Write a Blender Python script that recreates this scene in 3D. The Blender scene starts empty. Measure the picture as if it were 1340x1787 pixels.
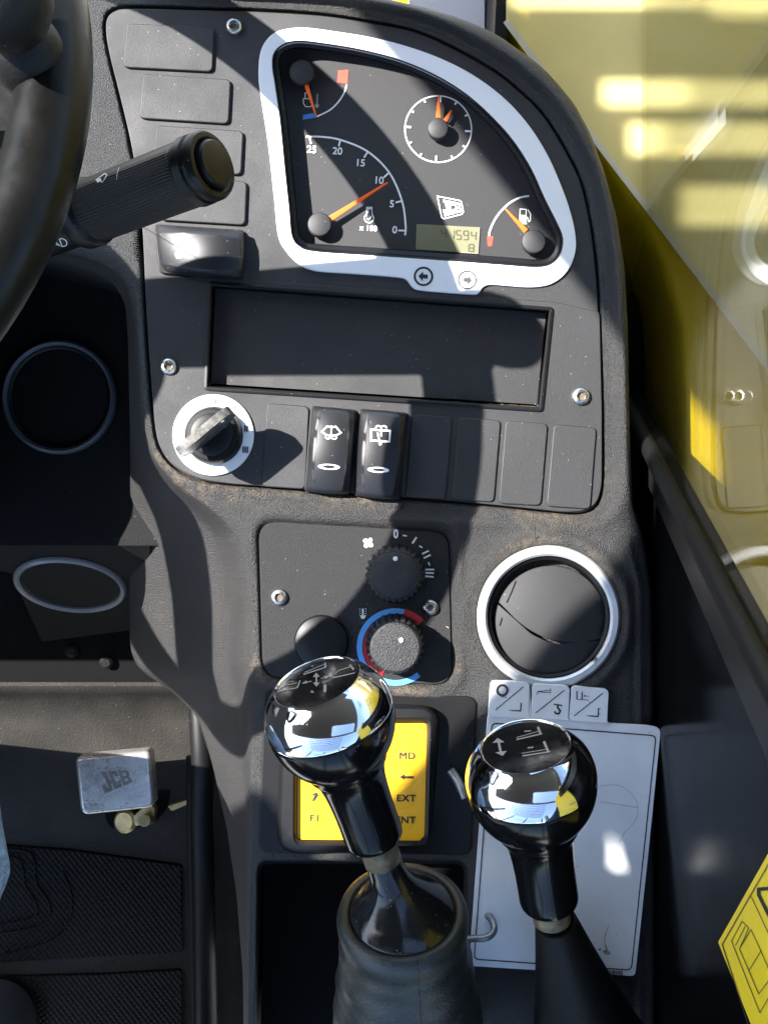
import bpy, bmesh, math, random
import numpy as np
from mathutils import Vector, Matrix
from mathutils.geometry import tessellate_polygon
from mathutils.bvhtree import BVHTree

random.seed(7)
scene = bpy.context.scene
C = scene.collection

# ------------------------------------------------------------------ camera, sky, sun, exposure
CAM_Z = 0.58                      # metres above the plane of the fascia
K = 3250.0                        # picture units per metre on the fascia plane
CX, CY = 670.0, 893.5
cam_data = bpy.data.cameras.new('camera')
cam = bpy.data.objects.new('camera', cam_data)
C.objects.link(cam)
cam.location = (0, 0, CAM_Z)
cam_data.sensor_fit = 'VERTICAL'
cam_data.angle = 2 * math.atan(CY / K / CAM_Z)
cam_data.clip_start = 0.01
cam_data.clip_end = 200
scene.camera = cam

SUN_X, SUN_Y = 0.95, -0.40        # sideways travel of the sunlight for each unit of fall
sun_dir = Vector((SUN_X, SUN_Y, -1.0)).normalized()
world = bpy.data.worlds.new('World')
scene.world = world
world.use_nodes = True
wn = world.node_tree
sky = wn.nodes.new('ShaderNodeTexSky')
sky.sky_type = 'NISHITA'
sky.sun_disc = False
sky.sun_elevation = math.asin(-sun_dir.z)
sky.sun_rotation = math.atan2(-SUN_X, -SUN_Y)
bg = wn.nodes['Background']
bg.inputs['Strength'].default_value = 0.145
wn.links.new(sky.outputs['Color'], bg.inputs['Color'])
sun_data = bpy.data.lights.new('sun', 'SUN')
sun_data.energy = 5.0
sun_data.angle = math.radians(0.5)
sun_data.color = (1.0, 0.965, 0.925)
sun = bpy.data.objects.new('sun', sun_data)
C.objects.link(sun)
sun.rotation_euler = sun_dir.to_track_quat('-Z', 'Y').to_euler()
sun.location = (-1.5, 0.8, 2.0)
scene.view_settings.view_transform = 'Standard'
scene.view_settings.look = 'None'
scene.view_settings.exposure = 2.1
scene.view_settings.gamma = 1.0
scene.view_settings.use_curve_mapping = False
scene.cycles.use_denoising = True
scene.cycles.max_bounces = 8
scene.cycles.transparent_max_bounces = 12
scene.cycles.sample_clamp_indirect = 6.0

# ------------------------------------------------------------------ measuring helpers
def P(px, py, z=0.0):
    """picture units -> a point z millimetres above the fascia plane"""
    zm = z * 0.001
    f = (CAM_Z - zm) / CAM_Z / K
    return Vector(((px - CX) * f, (CY - py) * f, zm))

def dash(x, y, z=0.0):
    """fascia plane units (no perspective) -> point"""
    return Vector(((x - CX) / K, (CY - y) / K, z * 0.001))

# ------------------------------------------------------------------ materials
MATS = {}
def nmat(name, col, rough=0.5, metal=0.0, grain=None, var=0.0, var_scale=40, specks=0.0, spec=0.5,
         coat=0.0, rough_var=0.0, dirt_attr=False, trans=0.0, extra=None, speck_col=(0.42, 0.38, 0.32), speck_scale=420):
    m = bpy.data.materials.new(name)
    m.use_nodes = True
    nt = m.node_tree
    b = nt.nodes['Principled BSDF']
    b.inputs['Base Color'].default_value = (*col, 1)
    b.inputs['Roughness'].default_value = rough
    b.inputs['Metallic'].default_value = metal
    b.inputs['Specular IOR Level'].default_value = spec
    if coat:
        b.inputs['Coat Weight'].default_value = coat
        b.inputs['Coat Roughness'].default_value = 0.05
    tc = nt.nodes.new('ShaderNodeTexCoord')
    colsock = None
    def mixc(fac, a, bcol, mode='MIX'):
        mx = nt.nodes.new('ShaderNodeMix'); mx.data_type = 'RGBA'; mx.blend_type = mode
        if isinstance(fac, float): mx.inputs[0].default_value = fac
        else: nt.links.new(fac, mx.inputs[0])
        if isinstance(a, tuple): mx.inputs[6].default_value = (*a, 1)
        else: nt.links.new(a, mx.inputs[6])
        if isinstance(bcol, tuple): mx.inputs[7].default_value = (*bcol, 1)
        else: nt.links.new(bcol, mx.inputs[7])
        return mx.outputs[2]
    def noise(scale, detail=3, rough_=0.55):
        n = nt.nodes.new('ShaderNodeTexNoise')
        n.inputs['Scale'].default_value = scale
        n.inputs['Detail'].default_value = detail
        n.inputs['Roughness'].default_value = rough_
        nt.links.new(tc.outputs['Object'], n.inputs['Vector'])
        return n.outputs['Fac']
    def ramp(sock, a, b_):
        r = nt.nodes.new('ShaderNodeMapRange')
        r.inputs['From Min'].default_value = a
        r.inputs['From Max'].default_value = b_
        nt.links.new(sock, r.inputs['Value'])
        return r.outputs['Result']
    if var:
        f = ramp(noise(var_scale, 5), 0.3, 0.7)
        hi = tuple(min(1, c * (1 + var)) for c in col)
        lo = tuple(c * (1 - var) for c in col)
        colsock = mixc(f, lo, hi)
    if dirt_attr:
        at = nt.nodes.new('ShaderNodeAttribute'); at.attribute_name = 'dirt'
        mu = nt.nodes.new('ShaderNodeMath'); mu.operation = 'MULTIPLY'
        nt.links.new(at.outputs['Fac'], mu.inputs[0])
        nt.links.new(ramp(noise(260, 6, 0.7), 0.38, 0.66), mu.inputs[1])
        mu2 = nt.nodes.new('ShaderNodeMath'); mu2.operation = 'MULTIPLY'
        nt.links.new(mu.outputs[0], mu2.inputs[0]); nt.links.new(ramp(noise(38, 4, 0.6), 0.40, 0.62), mu2.inputs[1])
        mu = mu2
        colsock = mixc(mu.outputs[0], colsock or col, (0.17, 0.125, 0.075))
    if specks:
        v = nt.nodes.new('ShaderNodeTexVoronoi')
        v.inputs['Scale'].default_value = speck_scale
        nt.links.new(tc.outputs['Object'], v.inputs['Vector'])
        near = ramp(v.outputs['Distance'], 0.10, 0.055)
        wn_ = nt.nodes.new('ShaderNodeTexWhiteNoise'); wn_.noise_dimensions = '3D'
        nt.links.new(v.outputs['Color'], wn_.inputs['Vector'])
        rare = ramp(wn_.outputs['Value'], 1 - specks, 1 - specks + 0.02)
        mu = nt.nodes.new('ShaderNodeMath'); mu.operation = 'MULTIPLY'
        nt.links.new(near, mu.inputs[0]); nt.links.new(rare, mu.inputs[1])
        colsock = mixc(mu.outputs[0], colsock or col, speck_col)
    if colsock is not None:
        nt.links.new(colsock, b.inputs['Base Color'])
    if rough_var:
        f = noise(var_scale * 1.7, 5)
        r = nt.nodes.new('ShaderNodeMapRange')
        r.inputs['From Min'].default_value = 0.3; r.inputs['From Max'].default_value = 0.7
        r.inputs['To Min'].default_value = max(0.02, rough - rough_var)
        r.inputs['To Max'].default_value = min(1, rough + rough_var)
        nt.links.new(f, r.inputs['Value'])
        nt.links.new(r.outputs['Result'], b.inputs['Roughness'])
    if grain:
        sc, st, dist = grain[:3]
        bp = nt.nodes.new('ShaderNodeBump')
        bp.inputs['Strength'].default_value = st
        bp.inputs['Distance'].default_value = dist
        if len(grain) > 3 and grain[3] == 'cells':
            v = nt.nodes.new('ShaderNodeTexVoronoi'); v.inputs['Scale'].default_value = sc; v.inputs['Randomness'].default_value = 0.0; v.voronoi_dimensions = '2D'
            mp = nt.nodes.new('ShaderNodeMapping'); mp.inputs['Rotation'].default_value = (0, 0, 0.9)
            nt.links.new(tc.outputs['Object'], mp.inputs['Vector']); nt.links.new(mp.outputs['Vector'], v.inputs['Vector'])
            nt.links.new(v.outputs['Distance'], bp.inputs['Height'])
        else:
            nt.links.new(noise(sc, 3, 0.6), bp.inputs['Height'])
        nt.links.new(bp.outputs['Normal'], b.inputs['Normal'])
    MATS[name] = m
    return m

nmat('fascia_plastic', (0.0085, 0.0085, 0.0097), 0.60, spec=0.66, grain=(2400, 0.5, 0.0005), var=0.35, var_scale=16, specks=0.20, rough_var=0.11)
nmat('heater_plastic', (0.014, 0.014, 0.0145), 0.72, grain=(1700, 0.9, 0.0010), specks=0.2)
nmat('shell_plastic', (0.010, 0.0097, 0.0094), 0.47, spec=0.72, grain=(1250, 1.0, 0.0014), var=0.15, var_scale=25, specks=0.06, dirt_attr=True)
nmat('cowl_plastic', (0.005, 0.005, 0.005), 0.7, spec=0.2, grain=(1000, 0.6, 0.001), specks=0.06)
nmat('black_plastic', (0.005, 0.005, 0.0055), 0.45, spec=0.32, grain=(2600, 0.2, 0.0003), specks=0.10, var=0.3, var_scale=30)
nmat('gloss_black', (0.004, 0.004, 0.0045), 0.16, spec=0.26, specks=0.12, rough_var=0.03, var_scale=60)
nmat('rocker_plastic', (0.011, 0.0115, 0.0135), 0.40, spec=0.46, grain=(2600, 0.25, 0.0003), specks=0.22)
nmat('deep_black', (0.002, 0.002, 0.0022), 0.8, spec=0.15, grain=(1200, 0.4, 0.0008))
nmat('dial_face', (0.013, 0.013, 0.014), 0.62, spec=0.62, grain=(3000, 0.3, 0.0003), specks=0.13)
nmat('white_bezel', (0.78, 0.79, 0.80), 0.45, grain=(2500, 0.1, 0.0002), var=0.02)
nmat('white_print', (0.78, 0.78, 0.77), 0.6)
nmat('dim_print', (0.30, 0.29, 0.27), 0.6)
nmat('black_print', (0.015, 0.015, 0.017), 0.6)
nmat('grey_print', (0.045, 0.045, 0.045), 0.6)
nmat('orange_needle', (0.90, 0.13, 0.01), 0.5)
nmat('red_print', (0.80, 0.07, 0.04), 0.5)
nmat('deep_red_print', (0.48, 0.018, 0.02), 0.5)
nmat('blue_print', (0.05, 0.23, 0.62), 0.5)
nmat('light_blue_print', (0.09, 0.36, 0.80), 0.5)
nmat('lcd', (0.19, 0.185, 0.11), 0.35, var=0.08)
nmat('lcd_segment', (0.085, 0.08, 0.05), 0.4)
nmat('cap_plastic', (0.018, 0.018, 0.019), 0.6, spec=0.6, specks=0.10, grain=(2600, 0.2, 0.0003))
nmat('steel', (0.52, 0.50, 0.47), 0.30, 1.0, grain=(900, 0.25, 0.0006), var=0.25, var_scale=300, rough_var=0.12)
nmat('socket_dark', (0.10, 0.075, 0.045), 0.8, var=0.3, var_scale=500)
nmat('ring_silver', (0.60, 0.60, 0.60), 0.36, 0.55, var=0.12, var_scale=60, grain=(1500, 0.15, 0.0004), specks=0.1)
nmat('ring_grey', (0.10, 0.11, 0.12), 0.45, 0.2)
nmat('ring_pale', (0.22, 0.225, 0.23), 0.42, 0.3, var=0.1)
nmat('stalk_plastic', (0.004, 0.004, 0.0045), 0.38, spec=0.24, specks=0.06, var=0.3, var_scale=40)
nmat('chrome', (0.82, 0.83, 0.85), 0.06, 1.0, rough_var=0.05, var_scale=140, grain=(420, 0.02, 0.0004), specks=0.10, speck_col=(0.25, 0.24, 0.22))
nmat('knob_disc', (0.010, 0.009, 0.009), 0.10, rough_var=0.06, var_scale=200)
nmat('brass', (0.62, 0.46, 0.20), 0.34, 1.0, var=0.2, var_scale=200, grain=(800, 0.3, 0.0006))
nmat('worn_rod', (0.17, 0.135, 0.08), 0.5, 0.4, var=0.6, var_scale=160, rough_var=0.15)
nmat('boot_rubber', (0.019, 0.024, 0.022), 0.40, grain=(700, 0.35, 0.0012), var=0.25, var_scale=70, specks=0.12, rough_var=0.08)
nmat('dark_rubber', (0.005, 0.005, 0.005), 0.55, spec=0.22, grain=(700, 0.3, 0.001), specks=0.05)
nmat('bell_enamel', (0.008, 0.009, 0.009), 0.16, rough_var=0.10, var_scale=160, specks=0.30)
nmat('knob_rubber', (0.012, 0.012, 0.013), 0.42, grain=(1400, 0.7, 0.0009), specks=0.2)
nmat('key_yellow', (0.84, 0.44, 0.012), 0.42, var=0.04, var_scale=20)
nmat('sign_white', (0.78, 0.80, 0.80), 0.38, var=0.10, var_scale=22, specks=0.16, speck_col=(0.20, 0.15, 0.10), speck_scale=300, rough_var=0.1)
nmat('wire_steel', (0.26, 0.27, 0.27), 0.42, 0.7, var=0.2, var_scale=300)
nmat('wheel_rubber', (0.005, 0.005, 0.0046), 0.36, spec=0.16, grain=(500, 0.08, 0.0006), var=0.2, var_scale=60, rough_var=0.1)
nmat('pedal_metal', (0.52, 0.51, 0.49), 0.30, 0.7, var=0.10, var_scale=60, grain=(350, 0.25, 0.001), rough_var=0.1)
nmat('floor_grey', (0.022, 0.0195, 0.017), 0.65, spec=0.24, grain=(600, 0.5, 0.0012), var=0.35, var_scale=26, specks=0.14)
nmat('mat_rubber', (0.003, 0.003, 0.0034), 0.6, spec=0.16, grain=(290, 0.7, 0.0022, 'cells'), specks=0.03)
nmat('side_gloss', (0.003, 0.003, 0.0035), 0.18, spec=0.06, rough_var=0.05, var_scale=25)
nmat('frame_metal', (0.008, 0.0078, 0.008), 0.36, spec=0.3, var=0.2, var_scale=50)
nmat('body_yellow', (0.80, 0.55, 0.004), 0.34, var=0.06, var_scale=12, specks=0.05, speck_col=(0.75, 0.68, 0.45), speck_scale=190, coat=0.4)
nmat('sticker_yellow', (0.72, 0.52, 0.02), 0.45, var=0.06)
nmat('pale_grey', (0.52, 0.52, 0.54), 0.6, var=0.06, var_scale=12)
nmat('denim', (0.33, 0.44, 0.55), 0.9, grain=(900, 0.8, 0.003), var=0.55, var_scale=160)
nmat('headliner', (0.02, 0.02, 0.02), 0.8, var=0.1)
nmat('concrete', (0.46, 0.45, 0.43), 0.9, var=0.1, var_scale=3)

def glass_mat(name, tint, refl_rough, dust, dust_col=(0.75, 0.72, 0.62), ior=1.5, refl=1.0):
    m = bpy.data.materials.new(name); m.use_nodes = True
    nt = m.node_tree
    nt.nodes.remove(nt.nodes['Principled BSDF'])
    out = nt.nodes['Material Output']
    tr = nt.nodes.new('ShaderNodeBsdfTransparent'); tr.inputs[0].default_value = (*tint, 1)
    gl = nt.nodes.new('ShaderNodeBsdfGlossy'); gl.inputs['Roughness'].default_value = refl_rough
    fr = nt.nodes.new('ShaderNodeFresnel'); fr.inputs[0].default_value = ior
    mx = nt.nodes.new('ShaderNodeMixShader')
    fm = nt.nodes.new('ShaderNodeMath'); fm.operation = 'MULTIPLY'; fm.inputs[1].default_value = refl
    nt.links.new(fr.outputs[0], fm.inputs[0])
    nt.links.new(fm.outputs[0], mx.inputs[0]); nt.links.new(tr.outputs[0], mx.inputs[1]); nt.links.new(gl.outputs[0], mx.inputs[2])
    res = mx.outputs[0]
    if dust:
        tc = nt.nodes.new('ShaderNodeTexCoord')
        n = nt.nodes.new('ShaderNodeTexNoise'); n.inputs['Scale'].default_value = 14; n.inputs['Detail'].default_value = 6
        nt.links.new(tc.outputs['Object'], n.inputs['Vector'])
        r = nt.nodes.new('ShaderNodeMapRange'); r.inputs['From Min'].default_value = 0.3; r.inputs['From Max'].default_value = 0.7
        r.inputs['To Min'].default_value = dust * 0.85; r.inputs['To Max'].default_value = dust * 1.15
        nt.links.new(n.outputs['Fac'], r.inputs['Value'])
        df = nt.nodes.new('ShaderNodeBsdfDiffuse'); df.inputs[0].default_value = (*dust_col, 1)
        mx2 = nt.nodes.new('ShaderNodeMixShader')
        nt.links.new(r.outputs['Result'], mx2.inputs[0]); nt.links.new(res, mx2.inputs[1]); nt.links.new(df.outputs[0], mx2.inputs[2])
        res = mx2.outputs[0]
    nt.links.new(res, out.inputs['Surface'])
    MATS[name] = m
glass_mat('window_glass', (0.98, 0.99, 0.97), 0.0, 0.0, ior=1.4, refl=0.50)
glass_mat('dusty_glass', (0.98, 0.98, 0.96), 0.03, 0.52, dust_col=(0.95, 0.82, 0.36))
glass_mat('glass_edge', (0.8, 0.82, 0.75), 0.1, 0.55)

# ------------------------------------------------------------------ object helpers
def tag(o, label, cat, group=None):
    o['label'] = label; o['category'] = cat
    if group: o['group'] = group
    return o

def thing(name, label, cat, loc, group=None):
    o = bpy.data.objects.new(name, None)
    o.empty_display_size = 0.02
    o.location = loc
    C.objects.link(o)
    return tag(o, label, cat, group)

def root_of(o):
    m = Matrix.Identity(4)
    while o is not None:
        m = Matrix.Translation(o.location) @ m
        o = o.parent
    return m

def link(name, me, mat, parent=None, smooth=30):
    o = bpy.data.objects.new(name, me)
    C.objects.link(o)
    if mat: me.materials.append(MATS[mat])
    if smooth:
        me.shade_smooth()
        me.set_sharp_from_angle(angle=math.radians(smooth))
    if parent is not None:
        o.parent = parent
        # mesh points are given in world space
        off = Vector((0, 0, 0)); q = parent
        while q is not None:
            off += q.location if q.type == 'EMPTY' else Vector((0, 0, 0)); q = q.parent
        if off.length > 0 and parent.type == 'EMPTY':
            o.matrix_parent_inverse = Matrix.Translation(-off)
    return o

def mesh(name, verts, faces, mat, parent=None, smooth=30, fix=True):
    me = bpy.data.meshes.new(name)
    me.from_pydata([tuple(v) for v in verts], [], faces)
    if fix:
        bm = bmesh.new(); bm.from_mesh(me)
        bmesh.ops.recalc_face_normals(bm, faces=bm.faces)
        bm.to_mesh(me); bm.free()
    me.update()
    return link(name, me, mat, parent, smooth)

def catmull(pts, n=8, closed=True):
    out = []; N = len(pts)
    rng = range(N) if closed else range(N - 1)
    for i in rng:
        if closed: p0, p1, p2, p3 = pts[i - 1], pts[i], pts[(i + 1) % N], pts[(i + 2) % N]
        else: p0, p1, p2, p3 = pts[max(i - 1, 0)], pts[i], pts[i + 1], pts[min(i + 2, N - 1)]
        for k in range(n):
            t = k / n
            out.append(tuple(0.5 * (2 * b + (c - a) * t + (2 * a - 5 * b + 4 * c - d) * t * t + (3 * b - a - 3 * c + d) * t ** 3)
                             for a, b, c, d in zip(p0, p1, p2, p3)))
    if not closed: out.append(tuple(pts[-1]))
    return out

def rounded(poly, r, n=6):
    out = []; N = len(poly)
    for i in range(N):
        p = Vector(poly[i]); a = Vector(poly[i - 1]); b = Vector(poly[(i + 1) % N])
        da = (a - p); db = (b - p)
        rr = r[i] if isinstance(r, (list, tuple)) else r
        la = min(rr, da.length * 0.45); lb = min(rr, db.length * 0.45)
        q0 = p + da.normalized() * la; q1 = p + db.normalized() * lb
        for k in range(n + 1):
            t = k / n
            q = q0.lerp(p, t).lerp(p.lerp(q1, t), t)
            out.append((q.x, q.y))
    return out

def area2(poly):
    return sum(poly[i - 1][0] * poly[i][1] - poly[i][0] * poly[i - 1][1] for i in range(len(poly)))

def offset(poly, d):
    """move a closed outline inwards by d"""
    s = 1 if area2(poly) > 0 else -1
    N = len(poly); out = []
    for i in range(N):
        p = Vector(poly[i]); a = Vector(poly[i - 1]); b = Vector(poly[(i + 1) % N])
        e1 = (p - a); e2 = (b - p)
        if e1.length < 1e-9: e1 = e2
        if e2.length < 1e-9: e2 = e1
        e1.normalize(); e2.normalize()
        n1 = Vector((-e1.y, e1.x)) * s; n2 = Vector((-e2.y, e2.x)) * s
        m = n1 + n2
        if m.length < 1e-6: m = n1
        m.normalize()
        c = max(0.5, m.dot(n1))
        q = p + m * (d / c)
        out.append((q.x, q.y))
    return out

def tess(loops):
    """triangulate an outline with holes; index runs through the loops in order"""
    return tessellate_polygon([[Vector((x, y, 0)) for x, y in l] for l in loops])

def plate(name, poly, z0, z1, mat, parent=None, bevel=0.5, steps=3, holes=(), smooth=35, unproj=None, bottom=False, hole_bevel=0.0):
    """a plate with a rounded upper edge; outline in picture units on its upper face"""
    f = (CAM_Z - z1 * 0.001) / CAM_Z / K if unproj is None else unproj
    mm = lambda p: [((x - CX) * f * 1000, (CY - y) * f * 1000) for x, y in p]
    rings = []
    o = mm(poly)
    rings.append([(x, y, z0) for x, y in o])
    if bevel > 0:
        for k in range(steps + 1):
            a = math.pi / 2 * k / steps
            d = bevel * (1 - math.cos(a)); z = z1 - bevel + bevel * math.sin(a)
            rings.append([(x, y, z) for x, y in offset(o, d)])
        top = offset(o, bevel + 0.02)
        rings.append([(x, y, z1) for x, y in top])
    else:
        rings.append([(x, y, z1) for x, y in o]); top = o
    N = len(o); V = []; F = []
    for r in rings: V += r
    for k in range(len(rings) - 1):
        for i in range(N):
            j = (i + 1) % N
            F.append((k * N + i, k * N + j, (k + 1) * N + j, (k + 1) * N + i))
    base = (len(rings) - 1) * N
    loops = [top]; idx = list(range(base, base + N))
    for h in holes:
        hm = mm(h)
        st = len(V)
        V += [(x, y, z1) for x, y in hm]; V += [(x, y, z0) for x, y in hm]
        M = len(hm)
        loops.append(hm); idx += list(range(st, st + M))
        for i in range(M):
            j = (i + 1) % M
            F.append((st + i, st + j, st + M + j, st + M + i))
    for t in tess(loops): F.append(tuple(idx[i] for i in t))
    if bottom:
        for t in tess([o]): F.append(tuple(reversed(t)))
    return mesh(name, [(x / 1000, y / 1000, z / 1000) for x, y, z in V], F, mat, parent, smooth)

def axis_frame(a, up=None):
    a = Vector(a).normalized()
    h = Vector((0, 0, 1)) if up is None else Vector(up)
    if abs(a.dot(h)) > 0.97: h = Vector((0, 1, 0))
    u = h.cross(a).normalized(); v = a.cross(u)
    return u, v, a

def lathe(name, prof, origin, axis, mat, parent=None, seg=64, smooth=35, rmod=None, cap=True):
    """prof: (radius mm, distance mm along the axis)"""
    u, v, a = axis_frame(axis)
    V = []; F = []
    for r, t in prof:
        for k in range(seg):
            th = 2 * math.pi * k / seg
            rr = r * (rmod(th, t) if rmod else 1)
            V.append(Vector(origin) + (u * math.cos(th) + v * math.sin(th)) * rr * 0.001 + a * t * 0.001)
    n = len(prof)
    for i in range(n - 1):
        for k in range(seg):
            j = (k + 1) % seg
            F.append((i * seg + k, i * seg + j, (i + 1) * seg + j, (i + 1) * seg + k))
    if cap:
        F.append(tuple(range(seg - 1, -1, -1))); F.append(tuple((n - 1) * seg + k for k in range(seg)))
    return mesh(name, V, F, mat, parent, smooth)

def tube(name, pts, r, mat, parent=None, seg=14, closed=False, radii=None, squash=1.0):
    pts = [Vector(p) for p in pts]; N = len(pts)
    V = []; F = []; up = None
    for i, p in enumerate(pts):
        a = pts[(i + 1) % N] if (closed or i < N - 1) else p
        b = pts[i - 1] if (closed or i > 0) else p
        t = (a - b).normalized()
        if up is None:
            u, v, _ = axis_frame(t)
        else:
            u = (up - t * up.dot(t)).normalized(); v = t.cross(u)
        up = u
        rr = radii[i] if radii else r
        for k in range(seg):
            th = 2 * math.pi * k / seg
            V.append(p + (u * math.cos(th) + v * math.sin(th) * squash) * rr)
    for i in range(N if closed else N - 1):
        j = (i + 1) % N
        for k in range(seg):
            l = (k + 1) % seg
            F.append((i * seg + k, i * seg + l, j * seg + l, j * seg + k))
    if not closed:
        F.append(tuple(range(seg - 1, -1, -1))); F.append(tuple((N - 1) * seg + k for k in range(seg)))
    return mesh(name, V, F, mat, parent, 50)

# flat print: strokes and filled shapes given in picture units
def stroke_quads(pts, w, closed=False):
    pts = [Vector((p[0], p[1])) for p in pts]; N = len(pts)
    L = []; R = []
    for i, p in enumerate(pts):
        a = pts[(i + 1) % N] if (closed or i < N - 1) else None
        b = pts[i - 1] if (closed or i > 0) else None
        e1 = (p - b).normalized() if b is not None else (a - p).normalized()
        e2 = (a - p).normalized() if a is not None else e1
        n1 = Vector((-e1.y, e1.x)); n2 = Vector((-e2.y, e2.x)); m = (n1 + n2)
        m = m.normalized() if m.length > 1e-6 else n1
        c = max(0.45, m.dot(n1)); ww = w[i] if isinstance(w, (list, tuple)) else w
        L.append(p + m * ww / 2 / c); R.append(p - m * ww / 2 / c)
    quads = []
    for i in range(N if closed else N - 1):
        j = (i + 1) % N
        quads.append([tuple(L[i]), tuple(L[j]), tuple(R[j]), tuple(R[i])])
    return quads

def print_mesh(name, mat, parent, put, strokes=(), fills=(), subdiv=None):
    """put: picture point -> 3D point"""
    V = []; F = []
    for s in strokes:
        pts, w = s[0], s[1]
        closed = len(s) > 2 and s[2]
        if subdiv:
            q = []
            M = len(pts)
            for i in range(M if closed else M - 1):
                a = Vector(pts[i]); b = Vector(pts[(i + 1) % M]); n = max(1, int((b - a).length / subdiv))
                q += [tuple(a.lerp(b, k / n)) for k in range(n)]
            if not closed: q.append(pts[-1])
            pts = q
        for q in stroke_quads(pts, w, closed):
            b = len(V); V += [put(x, y) for x, y in q]; F.append((b, b + 1, b + 2, b + 3))
    for poly in fills:
        b = len(V); V += [put(x, y) for x, y in poly]
        for t in tess([poly]): F.append(tuple(b + i for i in t))
    me = bpy.data.meshes.new(name)
    me.from_pydata([tuple(v) for v in V], [], F); me.update()
    bm = bmesh.new(); bm.from_mesh(me)
    bmesh.ops.remove_doubles(bm, verts=bm.verts, dist=1e-7)
    bm.normal_update()
    for f in bm.faces:
        if f.normal.dot(Vector((0, 0, 1))) < 0: f.normal_flip()
    bm.to_mesh(me); bm.free()
    return link(name, me, mat, parent, None)

def flat(z):
    return lambda x, y: P(x, y, z)

def arc(cx, cy, r, a0, a1, n=24):
    """angles in degrees, counter-clockwise seen in the picture"""
    return [(cx + r * math.cos(math.radians(a0 + (a1 - a0) * k / n)), cy - r * math.sin(math.radians(a0 + (a1 - a0) * k / n))) for k in range(n + 1)]

def disc(cx, cy, r, n=40):
    return arc(cx, cy, r, 0, 360 - 360 / n, n - 1)

def ellipse(cx, cy, a, b, rot=0, n=40):
    c, s = math.cos(math.radians(rot)), math.sin(math.radians(rot))
    return [(cx + a * math.cos(t) * c - b * math.sin(t) * s, cy - (a * math.cos(t) * s + b * math.sin(t) * c)) for t in [2 * math.pi * k / n for k in range(n)]]

def spin(poly, cx, cy, deg):
    c, s = math.cos(math.radians(deg)), math.sin(math.radians(deg))
    return [(cx + (x - cx) * c + (y - cy) * s, cy - (x - cx) * s + (y - cy) * c) for x, y in poly]

def text_shapes(s, size, bold=0.0, stretch=1.0, spacing=1.0):
    cu = bpy.data.curves.new('t', 'FONT'); cu.body = s; cu.size = size
    cu.align_x = 'CENTER'; cu.align_y = 'CENTER'; cu.offset = bold * size; cu.space_character = spacing
    ob = bpy.data.objects.new('t', cu); C.objects.link(ob)
    dg = bpy.context.evaluated_depsgraph_get(); dg.update()
    me = bpy.data.meshes.new_from_object(ob.evaluated_get(dg))
    vs = [(v.co.x * stretch, v.co.y) for v in me.vertices]; fs = [tuple(p.vertices) for p in me.polygons]
    bpy.data.objects.remove(ob); bpy.data.curves.remove(cu); bpy.data.meshes.remove(me)
    return vs, fs

def text(name, s, px, py, size, mat, parent, put, rot=-4, bold=0.0, stretch=1.0, spacing=1.0, fat=0.0):
    vs, fs = text_shapes(s, size, bold, stretch, spacing)
    c, sn = math.cos(math.radians(rot)), math.sin(math.radians(rot))
    V = []; F = []
    # a second, slightly shifted layer of the glyphs a hair higher makes a heavier weight
    for k, (dx, dy) in enumerate(((0, 0), (fat, 0), (0, fat), (fat, fat)) if fat else ((0, 0),)):
        b_ = len(V)
        V += [put(px + dx + x * c - y * sn, py + dy - (x * sn + y * c)) + Vector((0, 0, 4e-5 * k)) for x, y in vs]
        F += [tuple(b_ + i for i in f) for f in fs]
    me = bpy.data.meshes.new(name); me.from_pydata([tuple(v) for v in V], [], F); me.update()
    return link(name, me, mat, parent, None)

def drape(objs, lift=0.25):
    """print laid on a curved surface: sends the measured sight line to the mesh and lifts the hit off it"""
    V = []; F = []
    for o in (objs if isinstance(objs, (list, tuple)) else [objs]):
        b = len(V); V += [v.co.copy() for v in o.data.vertices]
        F += [tuple(b + i for i in p.vertices) for p in o.data.polygons]
    tree = BVHTree.FromPolygons(V, F)
    eye = Vector((0, 0, CAM_Z))
    def put(x, y):
        d = (P(x, y, 0) - eye).normalized()
        h, n, i, dist = tree.ray_cast(eye, d)
        if h is None: return P(x, y, 5)
        if n.dot(d) > 0: n = -n
        return h + n * lift * 0.001
    return put

# ------------------------------------------------------------------ distance helpers for the moulding
def seg_dist(X, Y, pts, closed=True):
    d = np.full(X.shape, 1e9)
    N = len(pts)
    for i in range(N if closed else N - 1):
        ax, ay = pts[i]; bx, by = pts[(i + 1) % N]
        ex, ey = bx - ax, by - ay
        l2 = ex * ex + ey * ey + 1e-12
        t = np.clip(((X - ax) * ex + (Y - ay) * ey) / l2, 0, 1)
        d = np.minimum(d, (X - ax - t * ex) ** 2 + (Y - ay - t * ey) ** 2)
    return np.sqrt(d)

def inside(X, Y, pts):
    r = np.zeros(X.shape, bool); N = len(pts)
    for i in range(N):
        ax, ay = pts[i - 1]; bx, by = pts[i]
        if ay == by: continue
        c = ((ay > Y) != (by > Y)) & (X < (bx - ax) * (Y - ay) / (by - ay) + ax)
        r ^= c
    return r

def sdf(X, Y, pts):
    d = seg_dist(X, Y, pts)
    return np.where(inside(X, Y, pts), -d, d)

def sstep(a, b, x):
    t = np.clip((x - a) / (b - a), 0, 1)
    return t * t * (3 - 2 * t)

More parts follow.
